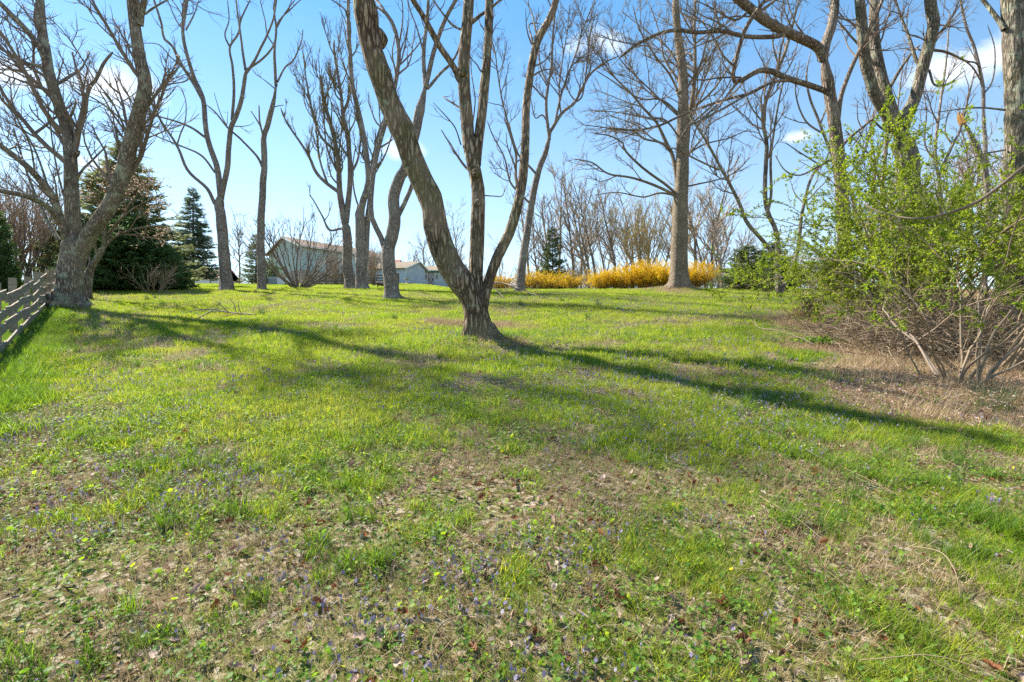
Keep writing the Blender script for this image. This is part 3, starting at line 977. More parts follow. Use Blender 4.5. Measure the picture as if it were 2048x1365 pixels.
# 11: three-stemmed, right
traced('three_stem_tree', 'low-forking tree of three spread stems before the dark evergreens', 19.8, [
    ((16, 11, 0), (1562, 602, 1558, 580, 1556, 540, 1555, 505)),
    ((11, 6, .3), (1556, 510, 1553, 464, 1534, 421, 1530, 380, 1532, 329, 1534, 280, 1527, 232, 1540, 180, 1560, 130, 1575, 90, 1590, 30)),
    ((10, 4, -.5), (1557, 530, 1551, 513, 1520, 475, 1493, 445, 1478, 406, 1460, 370, 1440, 334, 1411, 281, 1377, 227, 1350, 180)),
    ((10, 5, .8), (1560, 585, 1570, 566, 1594, 508, 1600, 465, 1604, 426, 1623, 353, 1652, 324, 1668, 318)),
    ((7, 3, -.4), (1535, 425, 1542, 390, 1541, 320, 1548, 260, 1558, 200, 1570, 150)),
    ((5, 2, -.8), (1442, 338, 1432, 337, 1389, 317, 1352, 298, 1330, 300)),
    ((5, 2, .5), (1640, 332, 1600, 350, 1570, 340, 1550, 310)),
    ((4, 2, .5), (1640, 330, 1600, 305, 1570, 285)),
    ((4, 2, .6), (1530, 250, 1500, 210, 1480, 150)),
    ((4, 2, -.6), (1556, 130, 1545, 80, 1552, 30)),
    ((4, 2, .4), (1556, 170, 1585, 120, 1600, 60)),
], (B_MAPLE, TW_GREY), 21, dens=1.8, lf=.30, ups=.16, flare=.3, t0=.35, l1max=2.2)

# 12: the ridged tree before the bushes
traced('ridged_bark_tree', 'ridged tan-barked tree with one long bough reaching over the lawn', 14.0, [
    ((31, 25, 0), (1697, 640, 1695, 600, 1692, 540, 1689, 484, 1681, 358, 1667, 242, 1652, 145, 1645, 98)),
    ((22, 17, -.8), (1648, 120, 1636, 95, 1614, 82, 1570, 63, 1531, 43, 1500, 18, 1473, -5, 1430, -50)),
    ((23, 18, .5), (1645, 118, 1652, 85, 1662, 58, 1668, 25, 1669, 0, 1672, -60)),
    ((13, 8, -1.2), (1656, 184, 1635, 176, 1614, 169, 1570, 155, 1545, 143, 1531, 140, 1515, 142, 1498, 152, 1480, 162, 1466, 160, 1470, 130, 1480, 90, 1495, 50, 1530, 0)),
    ((8, 3, -1.6), (1590, 160, 1546, 164, 1500, 186, 1473, 193, 1438, 203, 1392, 218, 1355, 234, 1315, 252, 1266, 260, 1217, 255)),
    ((11, 5, -1.4), (1570, 66, 1551, 73, 1493, 73, 1440, 60, 1400, 64, 1340, 60, 1280, 85, 1240, 115)),
    ((11, 7, .3), (1676, 240, 1680, 205, 1686, 179, 1705, 130, 1725, 87, 1745, 45, 1764, 0, 1775, -40)),
    ((5, 2, .5), (1488, 160, 1478, 155, 1440, 155, 1400, 160, 1370, 150)),
    ((5, 2, -1), (1500, 186, 1450, 215, 1400, 240, 1370, 260, 1350, 300)),
    ((4, 1.8, -1), (1440, 205, 1400, 245, 1385, 280, 1380, 310)),
    ((6, 2, .5), (1500, 20, 1470, 40, 1430, 20, 1390, 0)),
    ((5, 2, .3), (1470, 135, 1445, 110, 1430, 80, 1400, 40, 1360, 15)),
    ((8, 4, 1), (1684, 292, 1700, 275, 1725, 255, 1750, 235, 1770, 225)),
    ((5, 2, .6), (1640, 100, 1600, 60, 1580, 20, 1570, -30)),
], (B_RIGHT, TW_GREY), 22, dens=1.9, lf=.34, ups=.02, flare=.18, rough=.04, t0=.3, l1max=3.0, minr=.0035, wob=.11)

# 13: the heavy trunk in the bushes
traced('heavy_trunk_tree', 'heavy flaky-barked tree splitting into three great limbs above the green bushes', 14.5, [
    ((62, 46, 0), (1832, 650, 1830, 560, 1826, 470, 1818, 380, 1810, 305, 1798, 250)),
    ((27, 21, -.6), (1792, 262, 1772, 225, 1750, 190, 1737, 150, 1730, 117, 1724, 50, 1720, 0, 1716, -60)),
    ((25, 22, .6), (1790, 240, 1775, 195, 1762, 150, 1750, 90, 1748, 40, 1750, 0, 1752, -60)),
    ((30, 25, -.2), (1803, 258, 1815, 225, 1830, 195, 1845, 140, 1858, 90, 1868, 47, 1862, 10, 1856, -60)),
    ((10, 4, .8), (1845, 135, 1832, 120, 1818, 75, 1800, 30, 1788, -10)),
    ((9, 4, 1), (1780, 175, 1800, 140, 1825, 105, 1840, 90)),
    ((7, 3, .8), (1866, 100, 1895, 105, 1930, 122, 1955, 130, 1962, 170)),
    ((6, 2.4, -.6), (1858, 140, 1870, 170, 1900, 165, 1930, 140)),
    ((6, 2.4, .6), (1795, 270, 1765, 258, 1740, 240, 1720, 270, 1700, 300)),
    ((5, 2, .5), (1852, 115, 1880, 70, 1905, 40, 1940, 10)),
], (B_PLATE, TW_GREY), 23, dens=1.8, lf=.34, ups=.1, flare=.2, rough=.05, t0=.3, l1max=2.6)

# 14: at the edge of the picture
traced('edge_trunk_tree', 'massive straight trunk with pale lichen at the far right edge', 9.8, [
    ((62, 52, 0), (2040, 700, 2036, 600, 2034, 480, 2032, 350, 2030, 220, 2027, 100, 2022, 0, 2016, -120)),
    ((13, 8, .5), (2008, 60, 1998, 42, 1980, 18, 1962, -5, 1940, -40)),
    ((7, 3, -.4), (2052, 180, 2080, 120, 2110, 60)),
    ((6, 2, -.6), (2010, 220, 1960, 215, 1920, 218, 1870, 225)),
    ((5, 2, -.5), (2010, 300, 1960, 310, 1900, 335)),
], (B_PLATE, TW_GREY), 24, dens=1.6, lf=.5, ups=.05, flare=.2, rough=.045, t0=.2, l1max=1.6, minr=.003)

# 15: snag
SN = traced('broken_snag', 'dead leaning trunk snapped off at a raw orange splintered top', 15.0, [
    ((17, 13, 0), (2005, 640, 1990, 480, 1977, 400, 1970, 340, 1955, 295, 1947, 281, 1932, 252, 1925, 242)),
    ((4, 2, .3), (1968, 340, 1945, 300, 1938, 270)),
], (B_GREY, TW_GREY), 25, dens=.2, levels=1, cont=0, flare=.2, buds=0)
M_RAW = twig_mat('raw_splintered_wood', (.42, .20, .06), (.62, .36, .14))
_s = MB()
_o = at(1926, 244, 15.0)
for k, (dx, dy, h) in enumerate(((-.05, 0, .36), (.02, .04, .28), (.06, -.03, .2), (-.01, -.06, .3), (-.03, .05, .24))):
    p = _o + np.array((dx, dy, -.05))
    tube(_s, np.stack([p, p + np.array((-.07, 0, h * .6)), p + np.array((-.12, 0, h))]), np.array([.055, .04, .008]), 5, 0, None, None, base(2005, 15.0))
_s.build('splintered_top', M_RAW, SN)

# 16-18: bare trees standing behind the bushes on the right
for (nm, lb, d, sp, sd, de) in (
    ('woodland_edge_tree', 'bent thin tree rising between the heavy three-limbed tree and the edge trunk', 17.0, [
        ((13, 8, 0), (2015, 640, 1985, 500, 1975, 420, 1975, 330, 1968, 230, 1966, 190)),
        ((9, 5, .4), (1967, 215, 1965, 170, 1950, 100, 1935, 60, 1925, 20, 1915, -40)),
        ((5, 2, .4), (1966, 190, 1985, 160, 1990, 100, 1975, 50)),
        ((5, 2, -.4), (1964, 165, 1940, 130, 1900, 110, 1870, 100))], 31, .8),
    ('woodland_edge_tree', 'thin crooked tree directly behind the ridged tan-barked tree', 21.0, [
        ((11, 3, 0), (1735, 640, 1725, 560, 1720, 480, 1700, 380, 1672, 330, 1640, 250, 1620, 200, 1612, 150, 1625, 90)),
        ((6, 3, .5), (1690, 360, 1720, 320, 1735, 280, 1748, 230, 1770, 200)),
        ((5, 2, .4), (1650, 270, 1610, 240, 1590, 180, 1600, 120)),
        ((6, 3, .6), (1722, 500, 1745, 420, 1750, 330, 1740, 260, 1760, 180)),
        ((5, 2, .6), (1640, 250, 1655, 200, 1650, 130, 1680, 80))], 32, 1.3),
    ('woodland_edge_tree', 'twin-stemmed thin tree behind the green bushes, left of the broken snag', 20.0, [
        ((13, 9, 0), (1885, 640, 1880, 500, 1882, 420, 1876, 340)),
        ((8, 3, .6), (1878, 360, 1870, 300, 1880, 220, 1890, 150, 1895, 100, 1900, 20)),
        ((8, 3, -.6), (1878, 350, 1905, 290, 1920, 260, 1935, 200, 1950, 140)),
        ((5, 2, .4), (1880, 330, 1850, 290, 1852, 220, 1840, 160)),
        ((5, 2, .4), (1905, 290, 1890, 260, 1905, 200))], 33, 1.3),
    ('woodland_edge_tree', 'slender dark tree between the ridged tan-barked tree and the heavy trunk', 23.0, [
        ((12, 8, 0), (1768, 620, 1765, 500, 1762, 400, 1770, 300, 1778, 240)),
        ((6, 2.6, .6), (1770, 300, 1790, 250, 1800, 180, 1810, 100)),
        ((6, 2.6, -.6), (1764, 380, 1745, 320, 1720, 290, 1690, 260)),
        ((5, 2, .6), (1765, 420, 1790, 370, 1800, 320, 1830, 290)),
        ((5, 2, .3), (1774, 270, 1755, 200, 1745, 150))], 34, 1.3)):
    traced(nm, lb, d, sp, (B_GREY, TW_GREY), sd, dens=de, lf=.32, ups=.1, flare=.15, t0=.2, l1max=2.4, group='thin trees behind the bushes', buds=.1, budmat=M_BUDY, budsize=.04)


# ------------------------------------------------------------------ grown trees: woodland, shrubs, conifers
def grow_stems(rng, n, h, spread, r0, K=12, br=.08, up=.10, wob=.08, hv=.2, tip=.25):
    """n stems fanning out of one foot"""
    a = rng.uniform(0, 2 * np.pi, n)
    sp = np.radians(spread) * np.sqrt(rng.uniform(0, 1, n))
    d = np.stack([np.cos(a) * np.sin(sp), np.sin(a) * np.sin(sp), np.cos(sp)], 1)
    p = np.stack([np.cos(a) * br * rng.uniform(0, 1, n), np.sin(a) * br * rng.uniform(0, 1, n), np.full(n, -.1)], 1)
    ln = h * rng.uniform(1 - hv, 1 + hv, n)
    pts = [p]
    for k in range(K - 1):
        d = nrm(d + rng.normal(size=(n, 3)) * wob + np.array([0, 0, up]))
        p = p + d * (ln / (K - 1))[:, None]
        pts.append(p)
    P = np.stack(pts, 1)
    R = (r0 * rng.uniform(.7, 1.1, n))[:, None] * np.linspace(1, tip, K)[None]
    return P, R


def wood_proto(seed, h, r, mats, stems=1, spread=6, l1=1.4, lf=.42, ang=38, up=.12, twr=.012, bud=None, budsize=.1, nb=.3):
    """meshes of one bare background tree: trunk, crown, buds"""
    rng = np.random.default_rng(seed)
    P, R = grow_stems(rng, stems, h, spread, r, 14, .15, .05, .06, .12, .2)
    tr, cr, bd = MB(), MB(), MB()
    tube(tr, P, R, 8, .02, rng)
    a, ar = spawn(P, R, rng, per_m=l1, t0=.28, t1=1, ang=ang, asd=10, lf=lf, rf=.5, K=8, wob=.13, up=up, minr=twr, lmin=.6, lmax=h * .45)
    b, br_ = spawn(a, ar, rng, per_m=1.6, t0=.25, t1=1, ang=36, asd=10, lf=.42, rf=.6, K=5, wob=.15, up=up, minr=twr * .8, lmin=.4)
    c, cr_ = spawn(b, br_, rng, per_m=1.7, t0=.2, t1=1, ang=36, asd=12, lf=.5, rf=.6, K=4, wob=.15, up=up, minr=twr * .7, lmin=.3)
    tube(cr, a, ar, 4)
    tube(cr, b, br_, 3)
    tube(cr, c, cr_, 3)
    if bud is not None:
        e = c[rng.uniform(size=len(c)) < nb]
        for j in (2, 3):
            leaves(bd, e[:, j], rnd_dirs(rng, len(e)), rng, budsize, budsize * .8)
    out = [('trunk', tr.mesh('trunk', mats[0], True)), ('crown', cr.mesh('crown', mats[1]))]
    if bd.v:
        out.append(('buds', bd.mesh('buds', bud, False, True)))
    return out


def place(proto, name, label, cat, px, d, scale=1., rz=0., group=None, sink=0.):
    b = base(px, d)
    b[2] -= sink
    e = empty(name, b, label, cat, group, rz)
    e.scale = (scale,) * 3 if not isinstance(scale, tuple) else scale
    for nm, me in proto:
        o = link(nm, me, e)
        if nm in ('buds', 'blossoms', 'foliage', 'leaves', 'needles'):
            o['kind'] = 'stuff'
    return e


WB = [wood_proto(101 + i, h, r, (B_FAR, tw), 1, 5, l1, lf, an, .10, .019, bd, .12, .22) for i, (h, r, tw, l1, lf, an, bd) in enumerate((
    (13, .22, TW_FARG, 2.0, .38, 36, M_BUDR), (12, .20, TW_FART, 2.2, .42, 40, M_BUD), (11, .18, TW_FARG, 2.2, .44, 34, M_BUDR),
    (13, .25, TW_FART, 1.9, .46, 44, M_BUDY), (10, .17, TW_FARG, 2.4, .42, 38, M_BUD)))]
WM = wood_proto(120, 9, .07, (B_FAR, TW_GOLD), 20, 30, 1.8, .34, 26, .16, .014, M_BUDY, .13, .8)
WS = wood_proto(121, 5.2, .05, (B_FAR, TW_RED), 22, 24, 2.4, .4, 26, .12, .009, M_BUDR, .06, .4)
WT = wood_proto(122, 7, .08, (B_FAR, TW_FARG), 3, 20, 1.7, .45, 40, .08, .010, None)

rng = np.random.default_rng(44)
# woodland beyond the forsythia
WOOD = [(1062, 50, 0, 1.0), (1078, 62, 2, 1.0), (1096, 46, 4, 1.0), (1122, 56, 1, 1.05), (1146, 50, 0, .92), (1160, 64, 3, 1.0), (1178, 58, 2, 1.1), (1196, 48, 0, 1.0),
        (1214, 60, 1, 1.1), (1232, 52, 4, 1.15), (1250, 66, 0, 1.05), (1268, 54, 3, .95), (1322, 58, 1, 1.0), (1336, 66, 2, 1.1), (1392, 52, 3, .95), (1408, 60, 0, 1.0),
        (1424, 50, 3, 1.0), (1434, 58, 1, .95), (1444, 68, 4, 1.0), (1410, 70, 2, 1.1), (1462, 60, 2, .72), (1478, 70, 0, .75), (1492, 62, 4, .68), (1508, 72, 2, .66), (1524, 64, 0, .6), (1540, 70, 4, .62),
        (1302, 74, 0, 1.05), (1140, 76, 4, 1.1), (1206, 78, 0, 1.1), (1090, 76, 1, 1.05), (1378, 76, 0, 1.0), (1180, 42, 4, .78), (1440, 46, 2, .7)]
for px, d, k, s in WOOD:
    place(WB[k], 'woodland_tree', 'slender bare tree in the woodland beyond the yellow forsythia', 'tree', px + rng.normal() * 2, d, s * rng.uniform(.93, 1.07), rng.uniform(0, 6.28),
          'bare woodland trees beyond the forsythia')
place(WM, 'multi_stem_tree', 'broad tan many-stemmed tree rising behind the larger forsythia hedge', 'tree', 1290, 46, .98)
for px, d, k, s in ((1570, 66, 4, .6), (1588, 58, 0, .55), (1606, 70, 2, .62), (1622, 60, 4, .6), (1640, 72, 0, .68), (1655, 62, 1, .6), (1672, 54, 2, .62), (1720, 44, 0, .75),
                    (1742, 52, 1, .9), (1760, 40, 4, .8), (1786, 46, 2, .85), (1815, 38, 0, .7), (1850, 42, 1, .85), (1880, 36, 3, .75), (1905, 44, 0, .9), (1940, 34, 2, .8),
                    (1975, 40, 1, .85), (2010, 36, 0, .8), (2045, 32, 4, .85), (1700, 66, 2, .7), (1866, 28, 4, .62), (1730, 30, 2, .6), (2080, 40, 3, .8), (1800, 30, 0, .55)):
    place(WB[k], 'woodland_tree', 'slender bare tree in the thicket far behind the green bushes', 'tree', px, d, s * rng.uniform(.93, 1.07), rng.uniform(0, 6.28),
          'bare trees in the far thicket')
# bare trees round the buildings
for px, d, k, s, lb in ((903, 82, 0, .95, 'bare tree behind the barn, partly hidden by the leaning trunk'),
                        (845, 92, 4, 1.15, 'thin bare tree standing up behind the barn roof'),
                        (925, 70, 1, .9, 'spreading bare tree between leaning trunk and straighter stem'),
                        (805, 95, 2, .8, 'small bare tree above the garage roof'),
                        (1000, 74, 1, .78, 'low bare tree left of the slender wavy-branched tree'),
                        (480, 60, 2, .62, 'low bare tree between the two slim grey trees'),
                        (420, 58, 1, .5, 'low twiggy tree beside the blue spruce'),
                        (660, 92, 0, .75, 'bare tree showing over the house roof')):
    place(WB[k], 'bare_tree', lb, 'tree', px, d, s, rng.uniform(0, 6.28))
# reddish hedge trees beyond the fence
for px, d, s, lb in ((34, 24, .95, 'reddish brown twiggy shrub behind the board fence, nearest the dark arborvitae'), (70, 26, 1.0, 'tallest reddish brown twiggy shrub behind the board fence'),
                     (108, 29, .7, 'low reddish shrub seen past the trunk of the thick maple'), (-60, 22, .9, 'reddish twiggy shrub at the left picture edge')):
    place(WS, 'twiggy_shrub', lb, 'shrub', px, d, s, rng.uniform(0, 6.28))
# the vase-shaped ornamental before the house
VS = wood_proto(131, 4.0, .055, (B_GREY, TW_GREY), 20, 66, 2.6, .40, 30, .085, .010, M_BUD, .05, .35)
place(VS, 'vase_shaped_tree', 'small vase-shaped bare tree standing before the house', 'tree', 597, 30.5, 1.12)
place(WS, 'twiggy_shrub', 'bare shrub at the house fence, behind the two budding trees', 'shrub', 748, 47, .62)
place(WS, 'twiggy_shrub', 'twiggy shrub pressed against the long house wall', 'shrub', 672, 52, .55)
TS = wood_proto(132, 1.1, .02, (TW_TAN, TW_TAN), 16, 55, 5, .4, 34, .03, .006, M_BUD, .03, .5)
place(TS, 'twiggy_shrub', 'little pale twiggy shrub in front of the dark evergreens', 'shrub', 310, 22.5, 1.15)


def conifer(seed, h, rad_, mat, n=260, droop=.25, per=46, nl=.22, nw=.05, low=.02, profile=1.0, tw=TW_DARK, rag=.25):
    rng = np.random.default_rng(seed)
    tr, nd = MB(), MB()
    tube(tr, np.array([[0, 0, -.2], [0.02, 0, h * .5], [0, 0.02, h * .99]]), np.array([h * .018, h * .011, .01]), 7)
    z = low + (1 - low) * rng.uniform(0, 1, n) ** 1.25
    a = rng.uniform(0, 2 * np.pi, n)
    ln = rad_ * (1 - z) ** profile * rng.uniform(1 - rag, 1 + rag, n) + .12
    st = np.stack([np.zeros(n), np.zeros(n), z * h], 1)
    o = np.stack([np.cos(a), np.sin(a), np.full(n, .12)], 1)
    t = np.linspace(0, 1, 6)
    P = st[:, None] + o[:, None] * (ln[:, None] * t)[..., None]
    P[:, :, 2] += -droop * ln[:, None] * (t ** 1.4)[None] + .12 * ln[:, None] * (t ** 4)[None]
    tube(tr, P, np.linspace(.02, .006, 6)[None] * np.ones((n, 1)), 3)
    m = np.maximum((per * ln / rad_).astype(int), 8)
    idx = np.repeat(np.arange(n), m)
    tt = rng.uniform(.08, 1, len(idx)) ** .7
    s = tt * 5
    i = np.minimum(s.astype(int), 4)
    f = (s - i)[:, None]
    C = P[idx, i] * (1 - f) + P[idx, i + 1] * f
    D = nrm(P[idx, i + 1] - P[idx, i])
    sd = np.cross(D, np.array([0, 0, 1.]))
    D = nrm(D + sd * rng.normal(0, .75, (len(idx), 1)) + np.array([0, 0, -.28]) + rng.normal(size=(len(idx), 3)) * .22)
    C = C + rng.normal(size=C.shape) * np.array([.07, .07, .04])
    leaves(nd, C, D, rng, nl, nw, .3)
    return [('trunk', tr.mesh('trunk', tw, True)), ('needles', nd.mesh('needles', mat, False, True))]


def leafy(seed, rx, ry, h, mat, n=9000, ll=.12, lw=.06, clumps=60, cs=.28, stem=TW_DARK, low=.02):
    """dense evergreen shrub: leaf clumps through a lumpy volume, stems inside"""
    rng = np.random.default_rng(seed)
    tr, lv = MB(), MB()
    P, R = grow_stems(rng, 9, h * .8, 40, .03, 8)
    tube(tr, P, R, 5)
    d = rnd_dirs(rng, clumps)
    d[:, 2] = np.abs(d[:, 2])
    c = d * (rng.uniform(.25, 1, (clumps, 1)) ** .5) * np.array([rx, ry, h])
    c[:, 2] = c[:, 2] * (1 - low) + h * low
    k = rng.integers(0, clumps, n)
    off = rng.normal(size=(n, 3)) * cs * np.array([1, 1, .7])
    C = c[k] + off
    C[:, 2] = np.abs(C[:, 2])
    leaves(lv, C, nrm(off) + rng.normal(size=(n, 3)) * .5 + np.array([0, 0, .2]), rng, ll, lw, .4)
    return [('stem', tr.mesh('stem', stem, True)), ('foliage', lv.mesh('foliage', mat, False, True))]


place(conifer(201, 8.6, 3.2, M_PINE_TAN, 620, .10, 120, .30, .075, .05, .80, rag=.38), 'pine_tree', 'big ragged olive-brown conifer behind the thick maple', 'conifer', 245, 28, 1.0)
for px, d, sx, lb, sd in ((215, 24.5, 1., 'dark evergreen shrub mass nearest the thick maple', 211), (268, 25.0, 1.05, 'dark rounded evergreen shrub under the ragged conifer', 212),
                          (302, 26.5, .9, 'dark evergreen shrub next to the little pale twiggy shrub', 213)):
    place(conifer(sd, 3.1 + .3 * (sd % 3), 1.9, M_YEW, 300, .18, 110, .22, .07, .02, .55, rag=.35), 'evergreen_shrub', lb, 'shrub', px, d, sx)
place(conifer(202, 8.0, 2.0, M_SPRUCE, 420, .22, 70, .26, .06, .10, .95), 'spruce_tree', 'dark pointed spruce standing alone on the lawn edge', 'conifer', 386, 38, .98)
place(conifer(203, 4.2, .8, M_YEW, 300, -.5, 60, .16, .05, .02, .5), 'arborvitae', 'dark narrow arborvitae behind the fence at the left edge', 'conifer', -14, 20.5, .85)
place(leafy(214, 1.6, 1.2, .75, M_HONEY, 3500, .07, .04, 40, .22), 'low_shrub', 'low bright green shrub behind the end of the board fence', 'shrub', 82, 21.5, 1.0)
place(conifer(204, 6.0, 1.6, M_PINE_TAN, 240, .1, 50, .22, .06, .03, .7), 'cedar_tree', 'brownish upright conifer behind the thin single-stemmed tree', 'conifer', 512, 58, 1.0)
place(leafy(215, 1.6, 1.3, 3.4, M_YEW, 6000, .16, .07, 60, .3), 'evergreen_shrub', 'dark evergreen shrub against the left corner of the house', 'shrub', 534, 61, 1.0)
place(conifer(205, 6.2, 1.5, M_PINE, 260, .05, 60, .24, .06, .04, .7), 'cedar_tree', 'dark shaggy cedar standing in the woodland behind the forsythia', 'conifer', 1105, 46, 1.0)
place(conifer(206, 2.5, 1.5, M_PINE, 200, .05, 55, .2, .05, .03, .75, rag=.4), 'juniper_bush', 'wide dark spreading juniper, leftmost of the evergreen pair', 'conifer', 1497, 27, 1.0)
place(conifer(207, 2.9, 1.5, M_PINE, 220, .05, 55, .2, .05, .03, .75, rag=.4), 'juniper_bush', 'taller dark juniper behind the three-stemmed tree', 'conifer', 1545, 29, 1.0)
place(leafy(216, .8, .7, 1.3, M_ARBOR, 1800, .06, .035, 40, .18), 'sapling_shrub', 'pale green leafy sapling in front of the taller juniper', 'shrub', 1532, 24.5, 1.0)
place(conifer(208, 1.5, .5, M_ARBOR, 160, -.2, 40, .12, .04, .03, .6), 'arborvitae', 'small bright green conifer by the ridged tan-barked tree', 'conifer', 1664, 24, 1.0)


# ------------------------------------------------------------------ forsythia
def forsythia(seed, r, h, n=70, dens=60, fl=.055):
    rng = np.random.default_rng(seed)
    tr, bl = MB(), MB()
    a = rng.uniform(0, 2 * np.pi, n)
    rr = np.sqrt(rng.uniform(0, 1, n))
    p = np.stack([np.cos(a) * rr * r * .35, np.sin(a) * rr * r * .35, np.full(n, -.05)], 1)
    d = nrm(np.stack([np.cos(a) * rr * .9, np.sin(a) * rr * .9, np.full(n, 1.)], 1))
    pts = [p]
    ln = h * rng.uniform(.8, 1.3, n)
    for k in range(9):
        d = nrm(d + rng.normal(size=(n, 3)) * .1 + np.array([0, 0, .12 - .05 * k]))
        p = p + d * (ln / 9)[:, None]
        p[:, 2] = np.maximum(p[:, 2], .08)
        pts.append(p)
    P = np.stack(pts, 1)
    R = np.linspace(.014, .005, 10)[None] * np.ones((n, 1))
    a2, r2 = spawn(P, R, rng, n=7, t0=.2, t1=1, ang=32, lf=.3, K=5, up=.12, minr=.004)
    tube(tr, P, R, 4)
    tube(tr, a2, r2, 3)
    for (Q, m) in ((P, int(dens * .8)), (a2, int(dens * .33))):
        idx = np.repeat(np.arange(len(Q)), m)
        K = Q.shape[1]
        s = (.10 + .9 * rng.uniform(0, 1, len(idx)) ** .75) * (K - 1.001)
        i = s.astype(int)
        f = (s - i)[:, None]
        C = Q[idx, i] * (1 - f) + Q[idx, i + 1] * f
        C = C + rng.normal(size=C.shape) * .03
        C[:, 2] = np.maximum(C[:, 2], .05)
        leaves(bl, C, rnd_dirs(rng, len(C)), rng, fl, fl * .7, .2)
    return [('stem', tr.mesh('stem', TW_OLIVE, True)), ('blossoms', bl.mesh('blossoms', M_FORS, False, True))]


FO = [forsythia(301 + k, 1.5, 1.95, 120, 80, .045) for k in range(2)]
FS = [forsythia(311 + k, 1.1, 1.35, 80, 34, .045) for k in range(2)]
for k, (px, d, s, lb) in enumerate(((1208, 34.5, .82, 'yellow forsythia shrub at the left end of the larger hedge'), (1250, 34, 1.0, 'second yellow forsythia from the left in the larger hedge'),
                                    (1296, 33, 1.08, 'full yellow forsythia in the middle of the larger hedge'), (1338, 32, 1.08, 'yellow forsythia just left of the tall straight trunk'),
                                    (1384, 31, 1.0, 'yellow forsythia just right of the tall straight trunk'))):
    place(FO[k % 2], 'forsythia_shrub', lb, 'shrub', px, d, (s, s, s * .78), k * 1.3, 'forsythia shrubs of the larger hedge')
for k, (px, d, s, lb) in enumerate(((1000, 40, 1.0, 'sparse forsythia left of the slender wavy-branched tree'), (1062, 39, 1.15, 'sparse forsythia right of the slender wavy-branched tree'),
                                    (1102, 38, 1.1, 'sparse forsythia below the dark cedar'), (1140, 36.5, .9, 'thin forsythia at the gap before the larger hedge'))):
    place(FS[k % 2], 'forsythia_shrub', lb, 'shrub', px, d, s, k * 1.7, 'forsythia shrubs of the sparse row')


# ------------------------------------------------------------------ honeysuckle bushes and dead brush on the right
def honeysuckle(name, label, px, d, seed, n, h, spread, lean=(0, 0), r0=.016, leaf=1.0, ll=.038, low=.35, thick=None):
    rng = np.random.default_rng(seed)
    b = base(px, d)
    root = empty(name, b, label, 'shrub')
    a = rng.uniform(0, 2 * np.pi, n)
    sp = np.radians(spread) * np.sqrt(rng.uniform(0, 1, n))
    dr = np.stack([np.cos(a) * np.sin(sp) + lean[0], np.sin(a) * np.sin(sp) + lean[1], np.cos(sp)], 1)
    br = rng.uniform(.05, .30, n)
    p = np.stack([np.cos(a) * br, np.sin(a) * br, np.full(n, -.05)], 1)
    pts = [p]
    ln = h * rng.uniform(.6, 1.3, n)
    K = 14
    for k in range(K - 1):
        out = nrm(dr * np.array([1, 1, 0]) + 1e-6)
        dr = nrm(dr + rng.normal(size=(n, 3)) * .14 + out * .045 + np.array([0, 0, .10 - .022 * k]))
        p = p + dr * (ln / (K - 1))[:, None]
        pts.append(p)
    P = np.stack(pts, 1)
    R = (r0 * rng.uniform(.6, 1.2, n))[:, None] * np.linspace(1, .3, K)[None]
    if thick:
        R[0] *= thick
    for j in range(n):
        mb = MB()
        tube(mb, P[j], R[j], 6, .03, rng)
        mb.build('stem', TW_TAN if j % 3 else TW_GREY, root, True)
    tw, lv = MB(), MB()
    a1, r1 = spawn(P, R, rng, per_m=4.2, t0=low, t1=1, ang=48, asd=14, lf=.34, rf=.5, K=7, wob=.17, up=.02, minr=.0022, lmin=.25, lmax=1.6)
    a2, r2 = spawn(a1, r1, rng, per_m=5.5, t0=.15, t1=1, ang=45, asd=14, lf=.45, rf=.5, K=5, wob=.18, up=.02, minr=.0016, lmin=.12, lmax=.6)
    tube(tw, a1, r1, 4)
    tube(tw, a2, r2, 3)
    for Q, m in ((a1, 26), (a2, 28)):
        m = max(int(m * leaf), 1)
        idx = np.repeat(np.arange(len(Q)), m)
        kk = Q.shape[1]
        s = rng.uniform(.15, 1, len(idx)) * (kk - 1.001)
        i = s.astype(int)
        f = (s - i)[:, None]
        C = Q[idx, i] * (1 - f) + Q[idx, i + 1] * f
        D = nrm(Q[idx, i + 1] - Q[idx, i])
        keep = C[:, 2] > h * (low * .62)
        leaves(lv, C[keep], D[keep] * .6 + rnd_dirs(rng, keep.sum()) + np.array([0, 0, .25]), rng, ll, ll * .55, .3)
    tw.build('crown', TW_OLIVE, root, False)
    o = lv.build('leaves', M_HONEY, root, False, True)
    o['kind'] = 'stuff'
    return root


honeysuckle('honeysuckle_bush', 'nearest green-leaved bush with bare tan stems fanning from one foot', 1905, 6.1, 401, 15, 2.45, 42, (.03, .12), .017, .75, .040, .42)
honeysuckle('honeysuckle_bush', 'green-leaved bush on a thick grey foot beside the massive edge trunk', 1975, 7.0, 402, 13, 3.0, 36, (-.02, .05), .020, .8, .036, .42, 2.8)
honeysuckle('honeysuckle_bush', 'broad green-leaved bush below the heavy three-limbed tree', 1835, 9.0, 403, 26, 3.7, 32, (.08, 0), .020, .9, .050, .30)
honeysuckle('honeysuckle_bush', 'tall green-leaved bush between heavy tree and edge trunk', 1955, 10.0, 404, 22, 4.6, 34, (0, 0), .022, .9, .052, .30)
honeysuckle('honeysuckle_bush', 'low green-leaved bush at the foot of the ridged tan-barked tree', 1778, 10.6, 405, 14, 2.0, 50, (-.05, 0), .014, .8, .048, .18)
honeysuckle('honeysuckle_bush', 'leafy bush reaching out in front of the ridged tan-barked tree', 1765, 10.8, 406, 8, 3.0, 44, (-.24, -.05), .016, .75, .050, .38)

